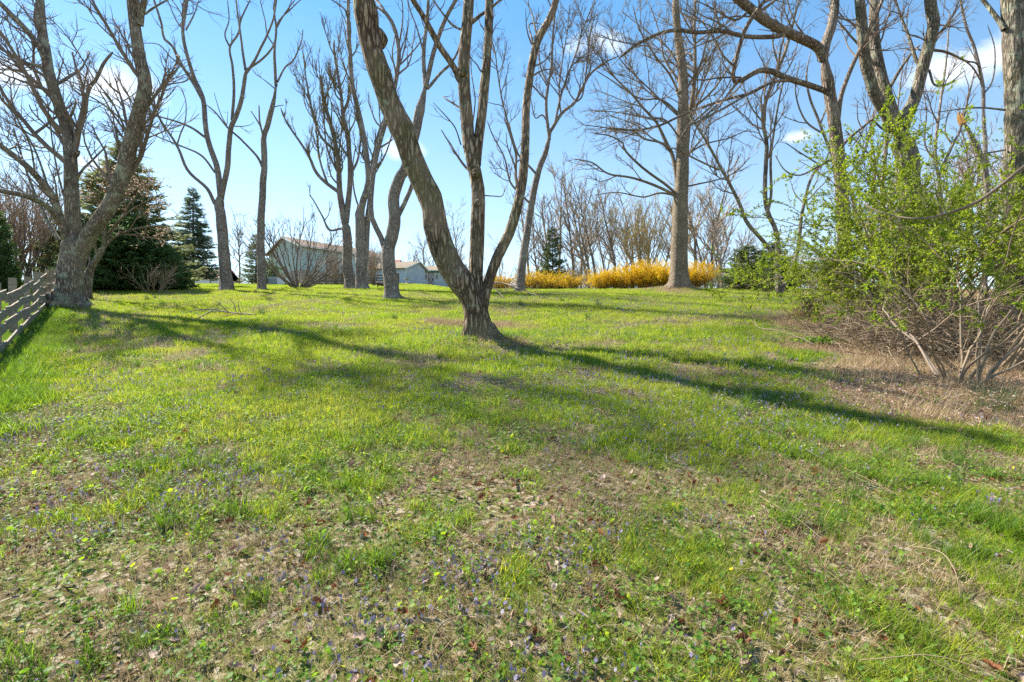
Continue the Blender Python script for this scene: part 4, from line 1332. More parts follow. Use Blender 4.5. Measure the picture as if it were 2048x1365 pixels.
# the long vine sweeping across the bushes
_v = MB()
_vb = np.array(base(2060, 5.6))
_vp = np.array([at(px, py, dd) for px, py, dd in ((1728, 408, 7.2), (1760, 424, 7.0), (1800, 434, 6.8), (1850, 437, 6.5), (1900, 425, 6.3), (1950, 406, 6.1), (2000, 372, 5.9), (2060, 325, 5.7), (2200, 240, 5.6), (2320, 400, 5.6))] +
               [np.array([_vb[0] + 1.9, 5.6, _vb[2] - .1])])
_s = spline(np.hstack([_vp, np.linspace(.008, .026, len(_vp))[:, None]]), 60)
tube(_v, _s[:, :3], _s[:, 3], 7, .04, rng, None, _vb)
tag(_v.build('hanging_vine', TW_GREY, None, True, loc=_vb), 'long bare vine sweeping in a curve across the green bushes', 'vine')

# dead brush lying below the bushes
rng = np.random.default_rng(50)
for nm, lb, pts, n in (('brush_pile', 'tangled grey brush pile below the broad green-leaved bush', [(1790, 8.2), (1850, 8.0), (1830, 9.2)], 300),
                       ('brush_pile', 'tangled brush pile around the grey-footed bush by the edge trunk', [(1920, 7.8), (1990, 7.6), (1960, 8.8)], 300),
                       ('brush_pile', 'low brush heap with straw between the ridged tree and the bushes', [(1745, 9.6), (1775, 10.4)], 90)):
    b0 = base(*pts[0])
    mb = MB()
    for (px, d) in pts:
        c = base(px, d)
        m = n // len(pts)
        st = c + np.stack([rng.normal(0, .55, m), rng.normal(0, .4, m), np.zeros(m)], 1)
        st[:, 2] = ground(st[:, 0], st[:, 1]) + rng.uniform(0, .35, m)
        dr = nrm(np.stack([rng.normal(0, 1, m), rng.normal(0, .6, m), rng.uniform(.1, .9, m)], 1))
        P = [st]
        ln = rng.uniform(.6, 1.7, m)
        for k in range(8):
            dr = nrm(dr + rng.normal(size=(m, 3)) * .16 + np.array([0, 0, -.07]))
            st = st + dr * (ln / 8)[:, None]
            st[:, 2] = np.maximum(st[:, 2], ground(st[:, 0], st[:, 1]) + .02)
            P.append(st)
        P = np.stack(P, 1)
        R = rng.uniform(.003, .012, m)[:, None] * np.linspace(1, .4, 9)[None]
        tube(mb, P, R, 4, 0, None, None, b0)
        Q, S = spawn(P, R, rng, n=3, t0=.2, ang=40, lf=.4, K=4, minr=.002)
        tube(mb, Q, S, 3, 0, None, None, b0)
    root = empty(nm, b0, lb, 'brush', 'brush piles under the bushes')
    o = mb.build('branches', TW_DEAD, root, False)
    o['kind'] = 'stuff'


# ------------------------------------------------------------------ board fence on the left
M_FENCE = NT('weathered_board')
_tc = M_FENCE.node('TexCoord').outputs['Object']
_mp = M_FENCE.node('Mapping', {'Scale': (3, 3, 60)})
M_FENCE.l.new(_tc, _mp.inputs[0])
_n = M_FENCE.noise(_mp.outputs[0], 1.0, 6, .65)
_n2 = M_FENCE.noise(_tc, 2.2, 4)
_c = M_FENCE.ramp(_n, [(.3, (.16, .125, .088)), (.55, (.31, .25, .185)), (.75, (.46, .39, .31))])
_c = M_FENCE.mix(M_FENCE.math('MULTIPLY', M_FENCE.step(_n2, .5, .75), .6), _c, (.19, .19, .12))
M_FENCE = M_FENCE.finish(_c, .9, _n, .4, .01)


def rail_between(mb, p0, p1, h, th, rng, o):
    """one sagging board from p0 to p1"""
    p0, p1 = np.asarray(p0, float), np.asarray(p1, float)
    K = 7
    t = np.linspace(0, 1, K)[:, None]
    P = p0 + (p1 - p0) * t
    P[:, 2] += -np.sin(np.pi * t[:, 0]) * rng.uniform(0, .03)
    dv = nrm(p1 - p0)
    sd = nrm(np.cross(dv, [0, 0, 1.])) * th * .5
    hh = (h * .5 + rng.normal(0, .004, K))[:, None] * np.array([0, 0, 1.])
    ring = np.stack([P - sd - hh, P + sd - hh, P + sd + hh, P - sd + hh], 1) - o
    q = []
    for k in range(K - 1):
        for j in range(4):
            q.append((k * 4 + j, k * 4 + (j + 1) % 4, k * 4 + 4 + (j + 1) % 4, k * 4 + 4 + j))
    q += [(3, 2, 1, 0), tuple((K - 1) * 4 + j for j in range(4))]
    mb.add(ring.reshape(-1, 3), q=q)


rng = np.random.default_rng(61)
F0, F1 = np.array([-2.6, 1.2]), np.array([-24.0, 26.0])
fl = np.linalg.norm(F1 - F0)
fd = (F1 - F0) / fl
fb = np.array([*F0, gz(*F0)])
fence = empty('board_fence', fb, 'weathered four-board fence running up the left side of the lawn', 'fence')
fn = np.array([fd[1], -fd[0]])
npost = int(fl / 2.35) + 1
pp = []
for k in range(npost):
    q = F0 + fd * k * 2.35
    pp.append(np.array([q[0], q[1], gz(*q)]))
for k, p in enumerate(pp):
    mb = MB()
    lean = rng.normal(0, .02)
    mb.box(p - fb - np.array([fd[0] * .06 + fn[0] * .07, fd[1] * .06 + fn[1] * .07, .3]) - np.array([fn[0], fn[1], 0]) * .075, (fd[0], fd[1], 0), (fn[0], fn[1], 0), .12, .12, 1.5 + rng.uniform(-.05, .05), (lean, 0, 1))
    mb.build('post', M_FENCE, fence)
for k in range(npost - 1):
    for r, hz in enumerate((.18, .45, .72, .99)):
        mb = MB()
        off = np.array([fn[0], fn[1], 0]) * (.022 if (k % 2) else .026)
        rail_between(mb, pp[k] + off + np.array([0, 0, hz + rng.normal(0, .04)]) - np.array([fd[0], fd[1], 0]) * .03, pp[k + 1] + off + np.array([0, 0, hz + rng.normal(0, .04)]) + np.array([fd[0], fd[1], 0]) * .03, .155, .026, rng, fb)
        mb.build('rail', M_FENCE, fence)
# a slipped board hanging slantwise
mb = MB()
k = min(int(np.searchsorted([p[1] for p in pp], 14.5)), npost - 2)
rail_between(mb, pp[k] + np.array([fn[0] * .06, fn[1] * .06, .22]), pp[k + 1] * .45 + pp[k] * .55 + np.array([fn[0] * .06, fn[1] * .06, 1.0]), .12, .025, rng, fb)
mb.build('rail', M_FENCE, fence)


# ------------------------------------------------------------------ buildings
def paint(name, col, var=.12, stripes=0., axis=2, rough=.7, period=.2):
    m = NT(name)
    tc = m.node('TexCoord').outputs['Object']
    n = m.noise(tc, 1.5, 5, .6)
    dark = tuple(c * (1 - var * 2) for c in col)
    c = m.mix(m.step(n, .3, .75), dark, col)
    if stripes:
        sx = m.node('SeparateXYZ')
        m.l.new(tc, sx.inputs[0])
        fr = m.math('FRACT', m.math('DIVIDE', sx.outputs[axis], period))
        return m.finish(c, rough, fr, stripes, .03)
    return m.finish(c, rough)


M_SIDING = paint('blue_green_siding', (.44, .51, .49), .06, .8)
M_BRICK = paint('tan_brick', (.42, .33, .27), .15, .3, 2, .9, .08)
M_SHINGLE = paint('brown_shingles', (.23, .165, .12), .15, .5, 2, .9, .07)
M_SHINGLE2 = paint('tan_shingles', (.36, .28, .20), .12, .5, 2, .9, .07)
M_RED = paint('red_metal_roof', (.34, .10, .075), .1)
M_WHITE = paint('white_trim', (.74, .74, .72), .06)
M_GLASS = NT('window_glass').finish((.05, .06, .07), .12, spec=.6)
M_BOARD = paint('pale_blue_boards', (.46, .54, .60), .08)
M_GREENT = paint('green_trim', (.12, .30, .22), .1)
M_MAROON = paint('maroon_door', (.17, .055, .055), .1)
M_TANW = paint('tan_barn_wall', (.46, .40, .30), .08)
M_GREENR = paint('grey_green_metal', (.22, .26, .22), .08, .4, 0, .5, .4)
M_GREYM = paint('grey_metal', (.33, .34, .34), .08)
M_WOODB = paint('brown_fence_wood', (.21, .155, .105), .15)
M_STONE = paint('pale_stone', (.48, .46, .42), .12)


def frame_at(c, ang):
    """origin c, unit vectors along and across for a building turned by ang degrees"""
    a = rad(ang)
    return np.asarray(c, float), np.array([math.cos(a), math.sin(a), 0]), np.array([-math.sin(a), math.cos(a), 0])


def window(root, o, u, n, w, h, cols=2, rows=2, fm=None):
    """window frame with panes and glazing bars, set proud of the wall; o lower left corner, u along, n outward"""
    fm = fm or M_WHITE
    u, n, z = np.asarray(u), np.asarray(n), np.array([0, 0, 1.])
    f = MB()
    t = .07
    for (a, b, lx, lz) in ((0, 0, w, t), (0, h - t, w, t), (0, t, t, h - 2 * t), (w - t, t, t, h - 2 * t)):
        f.box(o + u * a + z * b - n * .01, u, n, lx, .06, lz)
    fo = f.build('window', fm, root)
    mb = MB()
    mb.box(o + u * t + z * t, u, n, w - 2 * t, .02, h - 2 * t)
    mb.build('pane', M_GLASS, fo)
    g = MB()
    for i in range(1, cols):
        g.box(o + u * (t + (w - 2 * t) * i / cols - .015) + z * t + n * .021, u, n, .03, .02, h - 2 * t)
    for i in range(1, rows):
        g.box(o + u * t + z * (t + (h - 2 * t) * i / rows - .015) + n * .026, u, n, w - 2 * t, .02, .03)
    g.build('glazing_bars', fm, fo)
    return fo


# main house: nearest corner at C, the gable running away to the left, the long wall away to the right
C = base(604, 64.0)
hb = C.copy()
C0 = np.zeros(3)
ga = np.array([-math.cos(rad(40.5)), math.sin(rad(40.5)), 0])      # along the gable wall
lo = np.array([math.sin(rad(40.5)), math.cos(rad(40.5)), 0])       # along the long wall
house = empty('house', hb, 'two-storey blue-green house with brown shingled roof, behind the vase-shaped tree', 'house')
HW, HL, HH, HR, HBk = 10.0, 13.0, 5.15, 1.75, 2.1
mb = MB()
mb.box(C0 - np.array([0, 0, 1.5]), ga, lo, HW, HL, 1.5 + HBk)
mb.build('brick_base', M_BRICK, house)
mb = MB()
q0 = C0 + np.array([0, 0, HBk])
mb.prism([q0 - ga * .03 - lo * .03, q0 + ga * (HW + .03) - lo * .03, C0 + ga * (HW + .03) - lo * .03 + np.array([0, 0, HH]), C0 + ga * HW / 2 - lo * .03 + np.array([0, 0, HH + HR]), C0 - ga * .03 - lo * .03 + np.array([0, 0, HH])], lo * (HL + .06))
mb.build('wall', M_SIDING, house)
roof = MB()
for sgn in (0, 1):
    e = C0 + (ga * (HW + .5) if sgn else -ga * .5) - lo * .5 + np.array([0, 0, HH - .10])
    r = C0 + ga * HW / 2 - lo * .5 + np.array([0, 0, HH + HR + .08])
    roof.prism([e, r, r + np.array([0, 0, .16]), e + np.array([0, 0, .16])], lo * (HL + 1.0))
ro = roof.build('roof', M_SHINGLE, house)
fa = MB()
for sgn in (0, 1):
    e = C0 + (ga * (HW + .52) if sgn else -ga * .52) - lo * .53 + np.array([0, 0, HH - .2])
    r = C0 + ga * HW / 2 - lo * .53 + np.array([0, 0, HH + HR - .02])
    fa.prism([e, r, r + np.array([0, 0, .24]), e + np.array([0, 0, .24])], lo * .03)
fa.build('fascia', M_WHITE, ro)
gt = MB()
gt.box(C0 - ga * .62 - lo * .5 + np.array([0, 0, HH - .12]), lo, ga, HL + 1, .1, .12)
gt.build('gutter', M_WHITE, ro)
window(house, C0 + lo * 2.2 - ga * .001 + np.array([0, 0, .55]), lo, -ga, 1.2, 1.1, 2, 1)
window(house, C0 + lo * 6.0 - ga * .031 + np.array([0, 0, 3.2]), lo, -ga, 1.1, 1.2, 2, 2)
window(house, C0 + ga * 6.8 - lo * .031 + np.array([0, 0, 3.3]), -ga, -lo, 1.1, 1.2, 2, 2)

# red-roofed wing seen past the trees
b = base(735, 80)
wing = empty('red_roofed_wing', b, 'low red-roofed building peeping out between the tree trunks', 'building')
o, u, v = frame_at((0, 0, 0), -4)
mb = MB()
mb.box(o - np.array([0, 0, 1]), u, v, 4.6, 5, 4.6)
mb.build('wall', M_BRICK, wing)
mb = MB()
mb.prism([o - u * .3 - v * .4 + np.array([0, 0, 3.6]), o - u * .3 + v * 2.5 + np.array([0, 0, 5.3]), o - u * .3 + v * 5.4 + np.array([0, 0, 3.6]), o - u * .3 + v * 2.5 + np.array([0, 0, 4.9])], u * 5.2)
mb.build('roof', M_RED, wing)

# garage: gable end to the right
b = base(813, 66)
gar = empty('garage', b, 'small pale blue garage with a tan shingled gable roof', 'building')
gg = np.array([math.cos(rad(62)), math.sin(rad(62)), 0])            # along the gable wall, away
gl = np.array([-math.sin(rad(62)), math.cos(rad(62)), 0]) * 1.0     # along the long wall, leftwards
gg, gl = np.array([.72, .69, 0]), np.array([-.985, .17, 0])
GW, GL, GH, GR = 3.0, 5.0, 2.35, .95
mb = MB()
mb.prism([C0 - np.array([0, 0, .6]), gg * GW - np.array([0, 0, .6]), gg * GW + np.array([0, 0, GH]), gg * GW * .62 + np.array([0, 0, GH + GR]), C0 + np.array([0, 0, GH])], gl * GL)
mb.build('wall', M_BOARD, gar)
mb = MB()
for (a, bq, za, zb) in ((-.15, .62, -.12, GR + .08), (1.12, .62, -.14, GR + .08)):
    e, r = gg * GW * a - gl * .3 + np.array([0, 0, GH + za]), gg * GW * bq - gl * .3 + np.array([0, 0, GH + zb])
    mb.prism([e, r, r + np.array([0, 0, .12]), e + np.array([0, 0, .12])], gl * (GL + .6))
gr = mb.build('roof', M_SHINGLE2, gar)
mb = MB()
for (a, bq, za, zb) in ((-.16, .62, -.2, GR), (1.13, .62, -.22, GR)):
    e, r = gg * GW * a - gl * .33 + np.array([0, 0, GH + za]), gg * GW * bq - gl * .33 + np.array([0, 0, GH + zb])
    mb.prism([e, r, r + np.array([0, 0, .2]), e + np.array([0, 0, .2])], gl * .03)
mb.build('fascia', M_WHITE, gr)
gn = np.array([-gl[1], gl[0], 0])
gn = -gn if gn[1] > 0 else gn
window(gar, gl * 1.9 + np.array([0, 0, .75]), -gl, gn, .85, 1.05, 1, 2)
mb = MB()
mb.box(C0 + gn * .09 - gl * .02, gl, gn, .08, .08, GH)
mb.build('downpipe', M_WHITE, gar)

# shed with the maroon half door
b = base(836, 70)
shed = empty('shed', b, 'pale blue garden shed with a maroon cross-braced door', 'shed')
o, u, v = frame_at((0, 0, 0), 3)
SL, SD, SH = 5.6, 3.2, 2.2
nf = -v
mb = MB()
mb.box(o - np.array([0, 0, .6]), u, v, SL, SD, SH + .6)
mb.build('wall', M_BOARD, shed)
nb = 22
for k in range(nb):                                        # each upright board of the front
    mb = MB()
    w = SL / nb
    x0 = k * w
    if 1.42 < x0 + w / 2 < 2.28:
        continue
    mb.box(o + u * (x0 + .012) - v * .022 - np.array([0, 0, .3]), u, v, w - .024, .02, SH + .28)
    mb.build('board', M_BOARD, shed)
mb = MB()
mb.prism([o - u * .25 - v * .55 + np.array([0, 0, SH - .02]), o - u * .25 + v * SD * .5 + np.array([0, 0, SH + .95]), o - u * .25 + v * (SD + .4) + np.array([0, 0, SH - .02]), o - u * .25 + v * SD * .5 + np.array([0, 0, SH + .8])], u * (SL + .5))
sr = mb.build('roof', M_SHINGLE2, shed)
mb = MB()
mb.box(o - u * .2 - v * .06 + np.array([0, 0, SH - .3]), u, v, SL + .4, .03, .26)
mb.build('frieze_board', M_GREENT, shed)
mb = MB()
mb.box(o - u * .27 - v * .6 + np.array([0, 0, SH - .08]), u, v, SL + .54, .04, .12)
mb.build('fascia', M_WHITE, sr)
dx = 1.48
door = MB()
door.box(o + u * dx - v * .05 + np.array([0, 0, .02]), u, v, .74, .045, 1.85)
do = door.build('door', M_BOARD, shed)
mb = MB()
for (a, z0, lx, lz) in ((0, .02, .09, 1.85), (.65, .02, .09, 1.85), (.09, .02, .56, .1), (.09, .98, .56, .1), (.09, 1.77, .56, .1)):
    mb.box(o + u * (dx + a) - v * .075 + np.array([0, 0, z0]), u, v, lx, .024, lz)
for sgn in (1, -1):
    p0 = o + u * (dx + (.1 if sgn > 0 else .64)) - v * (.085 + .004 * sgn) + np.array([0, 0, .12])
    p1 = o + u * (dx + (.64 if sgn > 0 else .1)) - v * (.085 + .004 * sgn) + np.array([0, 0, .98])
    dv = nrm(p1 - p0)
    up_ = np.cross(-v, dv)
    mb.box(p0 - up_ * .04, dv, v, np.linalg.norm(p1 - p0), .02, .08, up_)
mb.build('cross_brace', M_MAROON, do)
window(do, o + u * (dx + .12) - v * .052 + np.array([0, 0, 1.1]), u, nf, .5, .65, 2, 3)
window(shed, o + u * .42 - v * .024 + np.array([0, 0, .95]), u, nf, .48, .8, 2, 3)
window(shed, o + u * .94 - v * .024 + np.array([0, 0, .95]), u, nf, .46, .8, 2, 3)
window(shed, o + u * 2.45 - v * .024 + np.array([0, 0, .95]), u, nf, .55, .8, 2, 3)
mb = MB()
tube(mb, np.stack([o + u * .05 - v * .1 + np.array([0, 0, 1.75]), o - u * .75 - v * 1.3 + np.array([0, 0, 2.5])]) , np.array([.02, .018]), 5)
pole = mb.build('flag_pole', M_WHITE, shed)
mb = MB()
pa, pb = o - u * .1 - v * .32 + np.array([0, 0, 1.88]), o - u * .62 - v * 1.1 + np.array([0, 0, 2.37])
for k in range(5):
    c0, c1 = pa + (pb - pa) * 1., pa + (pb - pa) * 0.
    t0_, t1_ = k / 5, (k + 1) / 5
    mb = MB()
    dz = np.array([.05, 0, -.75])
    mb.add([c1 + dz * t0_, c0 + dz * t0_, c0 + dz * t1_, c1 + dz * t1_], q=[(0, 1, 2, 3)])
    mb.build('flag_stripe', M_RED if k % 2 == 0 else M_WHITE, pole)
for o_ in shed.children:
    pass

# barn behind
b = base(796, 100)
barn = empty('barn', b, 'large tan barn with a grey-green metal roof behind the garage', 'barn')
o, u, v = frame_at((0, 0, 0), 12)
mb = MB()
mb.prism([o - np.array([0, 0, 2]), o + u * 9.5 - np.array([0, 0, 2]), o + u * 9.5 + np.array([0, 0, 5.2]), o + u * 2.6 + np.array([0, 0, 6.9]), o + np.array([0, 0, 5.6])], v * 9)
mb.build('wall', M_TANW, barn)
mb = MB()
for (a, z0, bq, z1) in ((-.4, 5.45, 2.6, 6.95), (9.9, 5.05, 2.6, 6.95)):
    e, r = o + u * a - v * .4 + np.array([0, 0, z0]), o + u * bq - v * .4 + np.array([0, 0, z1])
    mb.prism([e, r, r + np.array([0, 0, .18]), e + np.array([0, 0, .18])], v * 9.8)
mb.build('roof', M_GREENR, barn)
# grey-roofed building seen low past the leaning tree
b = base(985, 70)
lowb = empty('low_building', b, 'low grey-roofed building seen over the sparse forsythia', 'building')
mb = MB()
mb.box(np.array([0, 0, -1.]), (1, 0, 0), (0, 1, 0), 3.6, 4, 3.0)
mb.build('wall', M_TANW, lowb)
mb = MB()
mb.prism([np.array([-.2, -.3, 1.95]), np.array([-.2, 2, 2.9]), np.array([-.2, 4.3, 1.95]), np.array([-.2, 2, 2.7])], (4.0, 0, 0))
mb.build('roof', M_GREYM, lowb)
# white building far to the left
b = base(395, 75)
b[2] -= .9
farb = empty('far_building', b, 'whitish building with a red roof far behind the pointed spruce', 'building')
mb = MB()
mb.box(np.array([-3.4, 0, -1.]), (1, 0, 0), (0, 1, 0), 7, 5, 3.2)
mb.build('wall', M_WHITE, farb)
mb = MB()
mb.prism([np.array([-3.7, -.4, 2.2]), np.array([-3.7, 2.5, 3.9]), np.array([-3.7, 5.4, 2.2]), np.array([-3.7, 2.5, 3.6])], (7.6, 0, 0))
mb.build('roof', M_RED, farb)

# things by the house: air conditioner, white cabinet, bird bath, rustic log seat, rail fence
b = base(547, 58)
ac = empty('air_conditioner', b, 'grey louvred air conditioner at the left end of the house', 'air conditioner')
mb = MB()
mb.box(np.array([-.5, -.5, -.1]), (1, 0, 0), (0, 1, 0), 1., 1., .12)
mb.build('base', M_STONE, ac)
mb = MB()
mb.box(np.array([-.46, -.46, .03]), (1, 0, 0), (0, 1, 0), .92, .92, .86)
mb.build('body', M_GREYM, ac)
for k in range(7):
    mb = MB()
    mb.box(np.array([-.47, -.485, .1 + k * .11]), (1, 0, 0), (0, 1, 0), .94, .02, .05)
    mb.build('louvre', M_WHITE if k == 6 else M_GREYM, ac)
mb = MB()
mb.box(np.array([-.49, -.49, .9]), (1, 0, 0), (0, 1, 0), .98, .98, .05)
mb.build('lid', M_GREYM, ac)
b = base(568, 57)
wc = empty('utility_cabinet', b, 'white utility cabinet beside the air conditioner', 'cabinet')
mb = MB()
mb.box(np.array([-.65, -.3, -.1]), (1, 0, 0), (0, 1, 0), 1.3, .6, .85)
mb.build('body', M_WHITE, wc)
mb = MB()
mb.box(np.array([-.69, -.34, .75]), (1, 0, 0), (0, 1, 0), 1.38, .68, .05)
mb.build('lid', M_WHITE, wc)
b = base(814, 60)
bb = empty('bird_bath', b, 'pale stone bird bath in front of the garage', 'bird bath')
for nm, prof in (('pedestal', ((.2, -.05), (.2, .05), (.11, .1), (.09, .3), (.13, .52), (.1, .56))), ('basin', ((.1, .56), (.34, .62), (.4, .72), (.36, .72), (.28, .66), (.02, .65)))):
    mb = MB()
    an = np.arange(14) * 2 * np.pi / 14
    ring = np.array([[(r * math.cos(a), r * math.sin(a), z) for a in an] for r, z in prof])
    n_ = len(prof)
    q = [(k * 14 + j, k * 14 + (j + 1) % 14, k * 14 + 14 + (j + 1) % 14, k * 14 + 14 + j) for k in range(n_ - 1) for j in range(14)]
    mb.add(ring.reshape(-1, 3), q=q)
    mb.build(nm, M_STONE, bb, True)
b = base(764, 34)
rng = np.random.default_rng(70)
lg = empty('log_seat', b, 'short rough log propped on stub legs, beside the Y-forked tree', 'log')
mb = MB()
tube(mb, spline([(-.42, 0, .34), (0, .02, .30), (.5, 0, .36)], 12), np.array([.10, .14, .15, .15, .14, .15, .15, .14, .14, .15, .14, .10]), 10, .08, rng, cap=True)
mb.build('log', B_PLATE, lg, True)
for x in (-.28, .3):
    mb = MB()
    tube(mb, np.array([(x - .05, 0, -.05), (x, 0, .24)]), np.array([.05, .045]), 6, .05, rng)
    mb.build('leg', B_PLATE, lg, True)
pf = [base(px, d) for px, d in ((612, 52), (625, 52.3), (652, 52.6), (685, 53), (716, 53.5), (745, 54), (770, 54.5), (797, 55))]
rf = empty('rail_fence', pf[0], 'brown rail fence with square posts across the back of the house yard', 'fence')
for k, p in enumerate(pf):
    mb = MB()
    w = .22 if k == 3 else .14
    mb.box(p - pf[0] - np.array([w / 2, w / 2, .3]), (1, 0, 0), (0, 1, 0), w, w, 1.65 if k != 3 else 1.75)
    mb.build('post', M_WOODB, rf)
for k in range(len(pf) - 1):
    for hz in (.2, .5, .8, 1.1):
        mb = MB()
        rail_between(mb, pf[k] + np.array([0, -.09, hz]), pf[k + 1] + np.array([0, -.09, hz]), .15, .03, rng, pf[0])
        mb.build('rail', M_WOODB, rf)


# ------------------------------------------------------------------ ground cover: grass, straw, violets, litter
PROTOS = {}


def proto_coll(name, meshes):
    c = bpy.data.collections.new(name)
    for k, me in enumerate(meshes):
        o = bpy.data.objects.new('%s_%02d' % (name, k), me)
        c.objects.link(o)
    PROTOS[name] = (c, len(meshes))


def blades(rng, n, rad_, h, w, lean=.5, curl=.6, hv=.4, segs=3):
    """a clump of n curved tapering blades"""
    mb = MB()
    a = rng.uniform(0, 2 * np.pi, n)
    r = rad_ * np.sqrt(rng.uniform(0, 1, n))
    p = np.stack([np.cos(a) * r, np.sin(a) * r, np.full(n, -.008)], 1)
    b = rng.uniform(0, 2 * np.pi, n)
    tl = np.abs(rng.normal(0, lean, n))
    d = nrm(np.stack([np.cos(b) * np.sin(tl), np.sin(b) * np.sin(tl), np.cos(tl)], 1))
    ln = h * rng.uniform(1 - hv, 1 + hv, n)
    s = nrm(np.cross(d, np.array([0, 0, 1.]) + rng.normal(size=(n, 3)) * .05))
    hz = nrm(np.stack([np.cos(b), np.sin(b), np.zeros(n)], 1))
    rows = []
    for k in range(segs + 1):
        t = k / segs
        wd = w * (1 - t ** 1.5) * rng.uniform(.7, 1.2, n) if k < segs else np.zeros(n)
        rows.append((p - s * wd[:, None] * .5, p + s * wd[:, None] * .5))
        d = nrm(d + hz * curl / segs * rng.uniform(.2, 1.4, (n, 1)) + np.array([0, 0, -curl * .35 / segs]))
        p = p + d * (ln / segs)[:, None]
    V = []
    for k in range(segs):
        V += [rows[k][0], rows[k][1]]
    V.append(rows[segs][0])
    V = np.stack(V, 1)
    m = V.shape[1]
    o = np.arange(n)[:, None] * m
    q = np.concatenate([o + np.array([[2 * k, 2 * k + 1, 2 * k + 3, 2 * k + 2]]) for k in range(segs - 1)]) if segs > 1 else None
    t = o + np.array([[2 * segs - 2, 2 * segs - 1, 2 * segs]])
    mb.add(V.reshape(-1, 3), q=q, t=t, a=np.repeat(rng.uniform(0, 1, n), m))
    return mb


g = np.random.default_rng(500)
proto_coll('grass_clump', [blades(g, 30, .055, .052 + .012 * (k % 3), .0032, .5, .7).mesh('grass_clump', M_GRASS, True, True) for k in range(6)])
proto_coll('grass_tuft', [blades(g, 70, .055, .10 + .02 * k, .0036, .38, .8).mesh('grass_tuft', M_GRASS_TALL, True, True) for k in range(4)])
proto_coll('grass_patch', [blades(g, 170, .30, .060 + .012 * k, .0065, .5, .6, segs=2).mesh('grass_patch', M_GRASS, True, True) for k in range(4)])
proto_coll('lush_patch', [blades(g, 150, .20, .13 + .025 * k, .006, .42, .8).mesh('lush_patch', M_GRASS_TALL, True, True) for k in range(3)])
proto_coll('straw_clump', [blades(g, 40, .10, .070, .0028, 1.5, .25, .6).mesh('straw_clump', M_STRAW, True, True) for k in range(5)])
proto_coll('straw_patch', [blades(g, 110, .32, .14, .0060, 1.45, .25, .6, segs=2).mesh('straw_patch', M_STRAW, True, True) for k in range(3)])


def violet(rng, n, R=.07):
    mb = MB()
    for j in range(n):
        a = rng.uniform(0, 6.283)
        r = R * math.sqrt(rng.uniform(0, 1))
        h = rng.uniform(.018, .055)
        s = rng.uniform(.006, .014)
        c = np.array([r * math.cos(a), r * math.sin(a), h])
        ax = rng.uniform(0, 6.283)
        u = np.array([math.cos(ax), math.sin(ax), rng.normal(0, .25)])
        u /= np.linalg.norm(u)
        nn = np.array([rng.normal(0, .45), rng.normal(0, .45), 1.])
        v = np.cross(nn, u)
        v /= np.linalg.norm(v)
        w = np.cross(u, v)
        # heart outline, cupped
        out = [(-.15, 0), (-.55, .38), (-.30, .85), (.25, .95), (.75, .55), (1.05, 0), (.75, -.55), (.25, -.95), (-.30, -.85), (-.55, -.38)]
        pts = [c] + [c + s * (x * u + y * v + w * (.34 * (x * x + y * y) ** 1.0)) for x, y in out]
        val = rng.uniform(0, 1)
        mb.add(pts, t=[(0, i, i % 10 + 1) for i in range(1, 11)], a=np.full(11, val))
        ft = np.array([c[0] * .4, c[1] * .4, 0])
        sd = np.array([.0012, .0008, 0])
        mb.add([ft - sd, ft + sd, c + sd, c - sd], q=[(0, 1, 2, 3)], a=np.full(4, val * .6))
    return mb


proto_coll('violet_leaf', [violet(g, 5 + k // 2, .10).mesh('violet_leaf', M_VIOLET, True, True) for k in range(6)])


def flower(rng, n, R=.09, s0=.0070):
    mb = MB()
    for j in range(n):
        c = np.array([rng.normal(0, R * .5), rng.normal(0, R * .5), rng.uniform(.045, .085)])
        f = nrm(np.array([rng.normal(), rng.normal(), rng.uniform(0, .8)]))
        u = nrm(np.cross(f, [0, 0, 1.]))
        w = np.cross(u, f)
        val = rng.uniform(0, 1)
        for ang in (90, 162, 18, 236, 304):
            a = rad(ang)
            d = u * math.cos(a) + w * math.sin(a)
            e = np.cross(f, d)
            l = s0 * rng.uniform(.9, 1.25)
            mb.add([c, c + d * l * .6 + e * l * .42 + f * l * .2, c + d * l * 1.15 + f * l * .1, c + d * l * .6 - e * l * .42 + f * l * .2], q=[(0, 1, 2, 3)], a=np.full(4, val))
        st = np.array([c[0] * .8, c[1] * .8, 0])
        mb.add([st, st + np.array([.0014, 0, 0]), c + np.array([.0014, 0, 0]), c], q=[(0, 1, 2, 3)], a=np.zeros(4))
    return mb


proto_coll('violet_flower', [flower(g, 2 + k % 3).mesh('violet_flower', M_FLOWER, True, True) for k in range(4)])
proto_coll('violet_flower_patch', [flower(g, 9, .35, .011).mesh('violet_flower_patch', M_FLOWER, True, True) for k in range(3)])
proto_coll('yellow_flower', [flower(g, 1, .01, .008).mesh('yellow_flower', M_DANDELION, True, True) for k in range(2)])


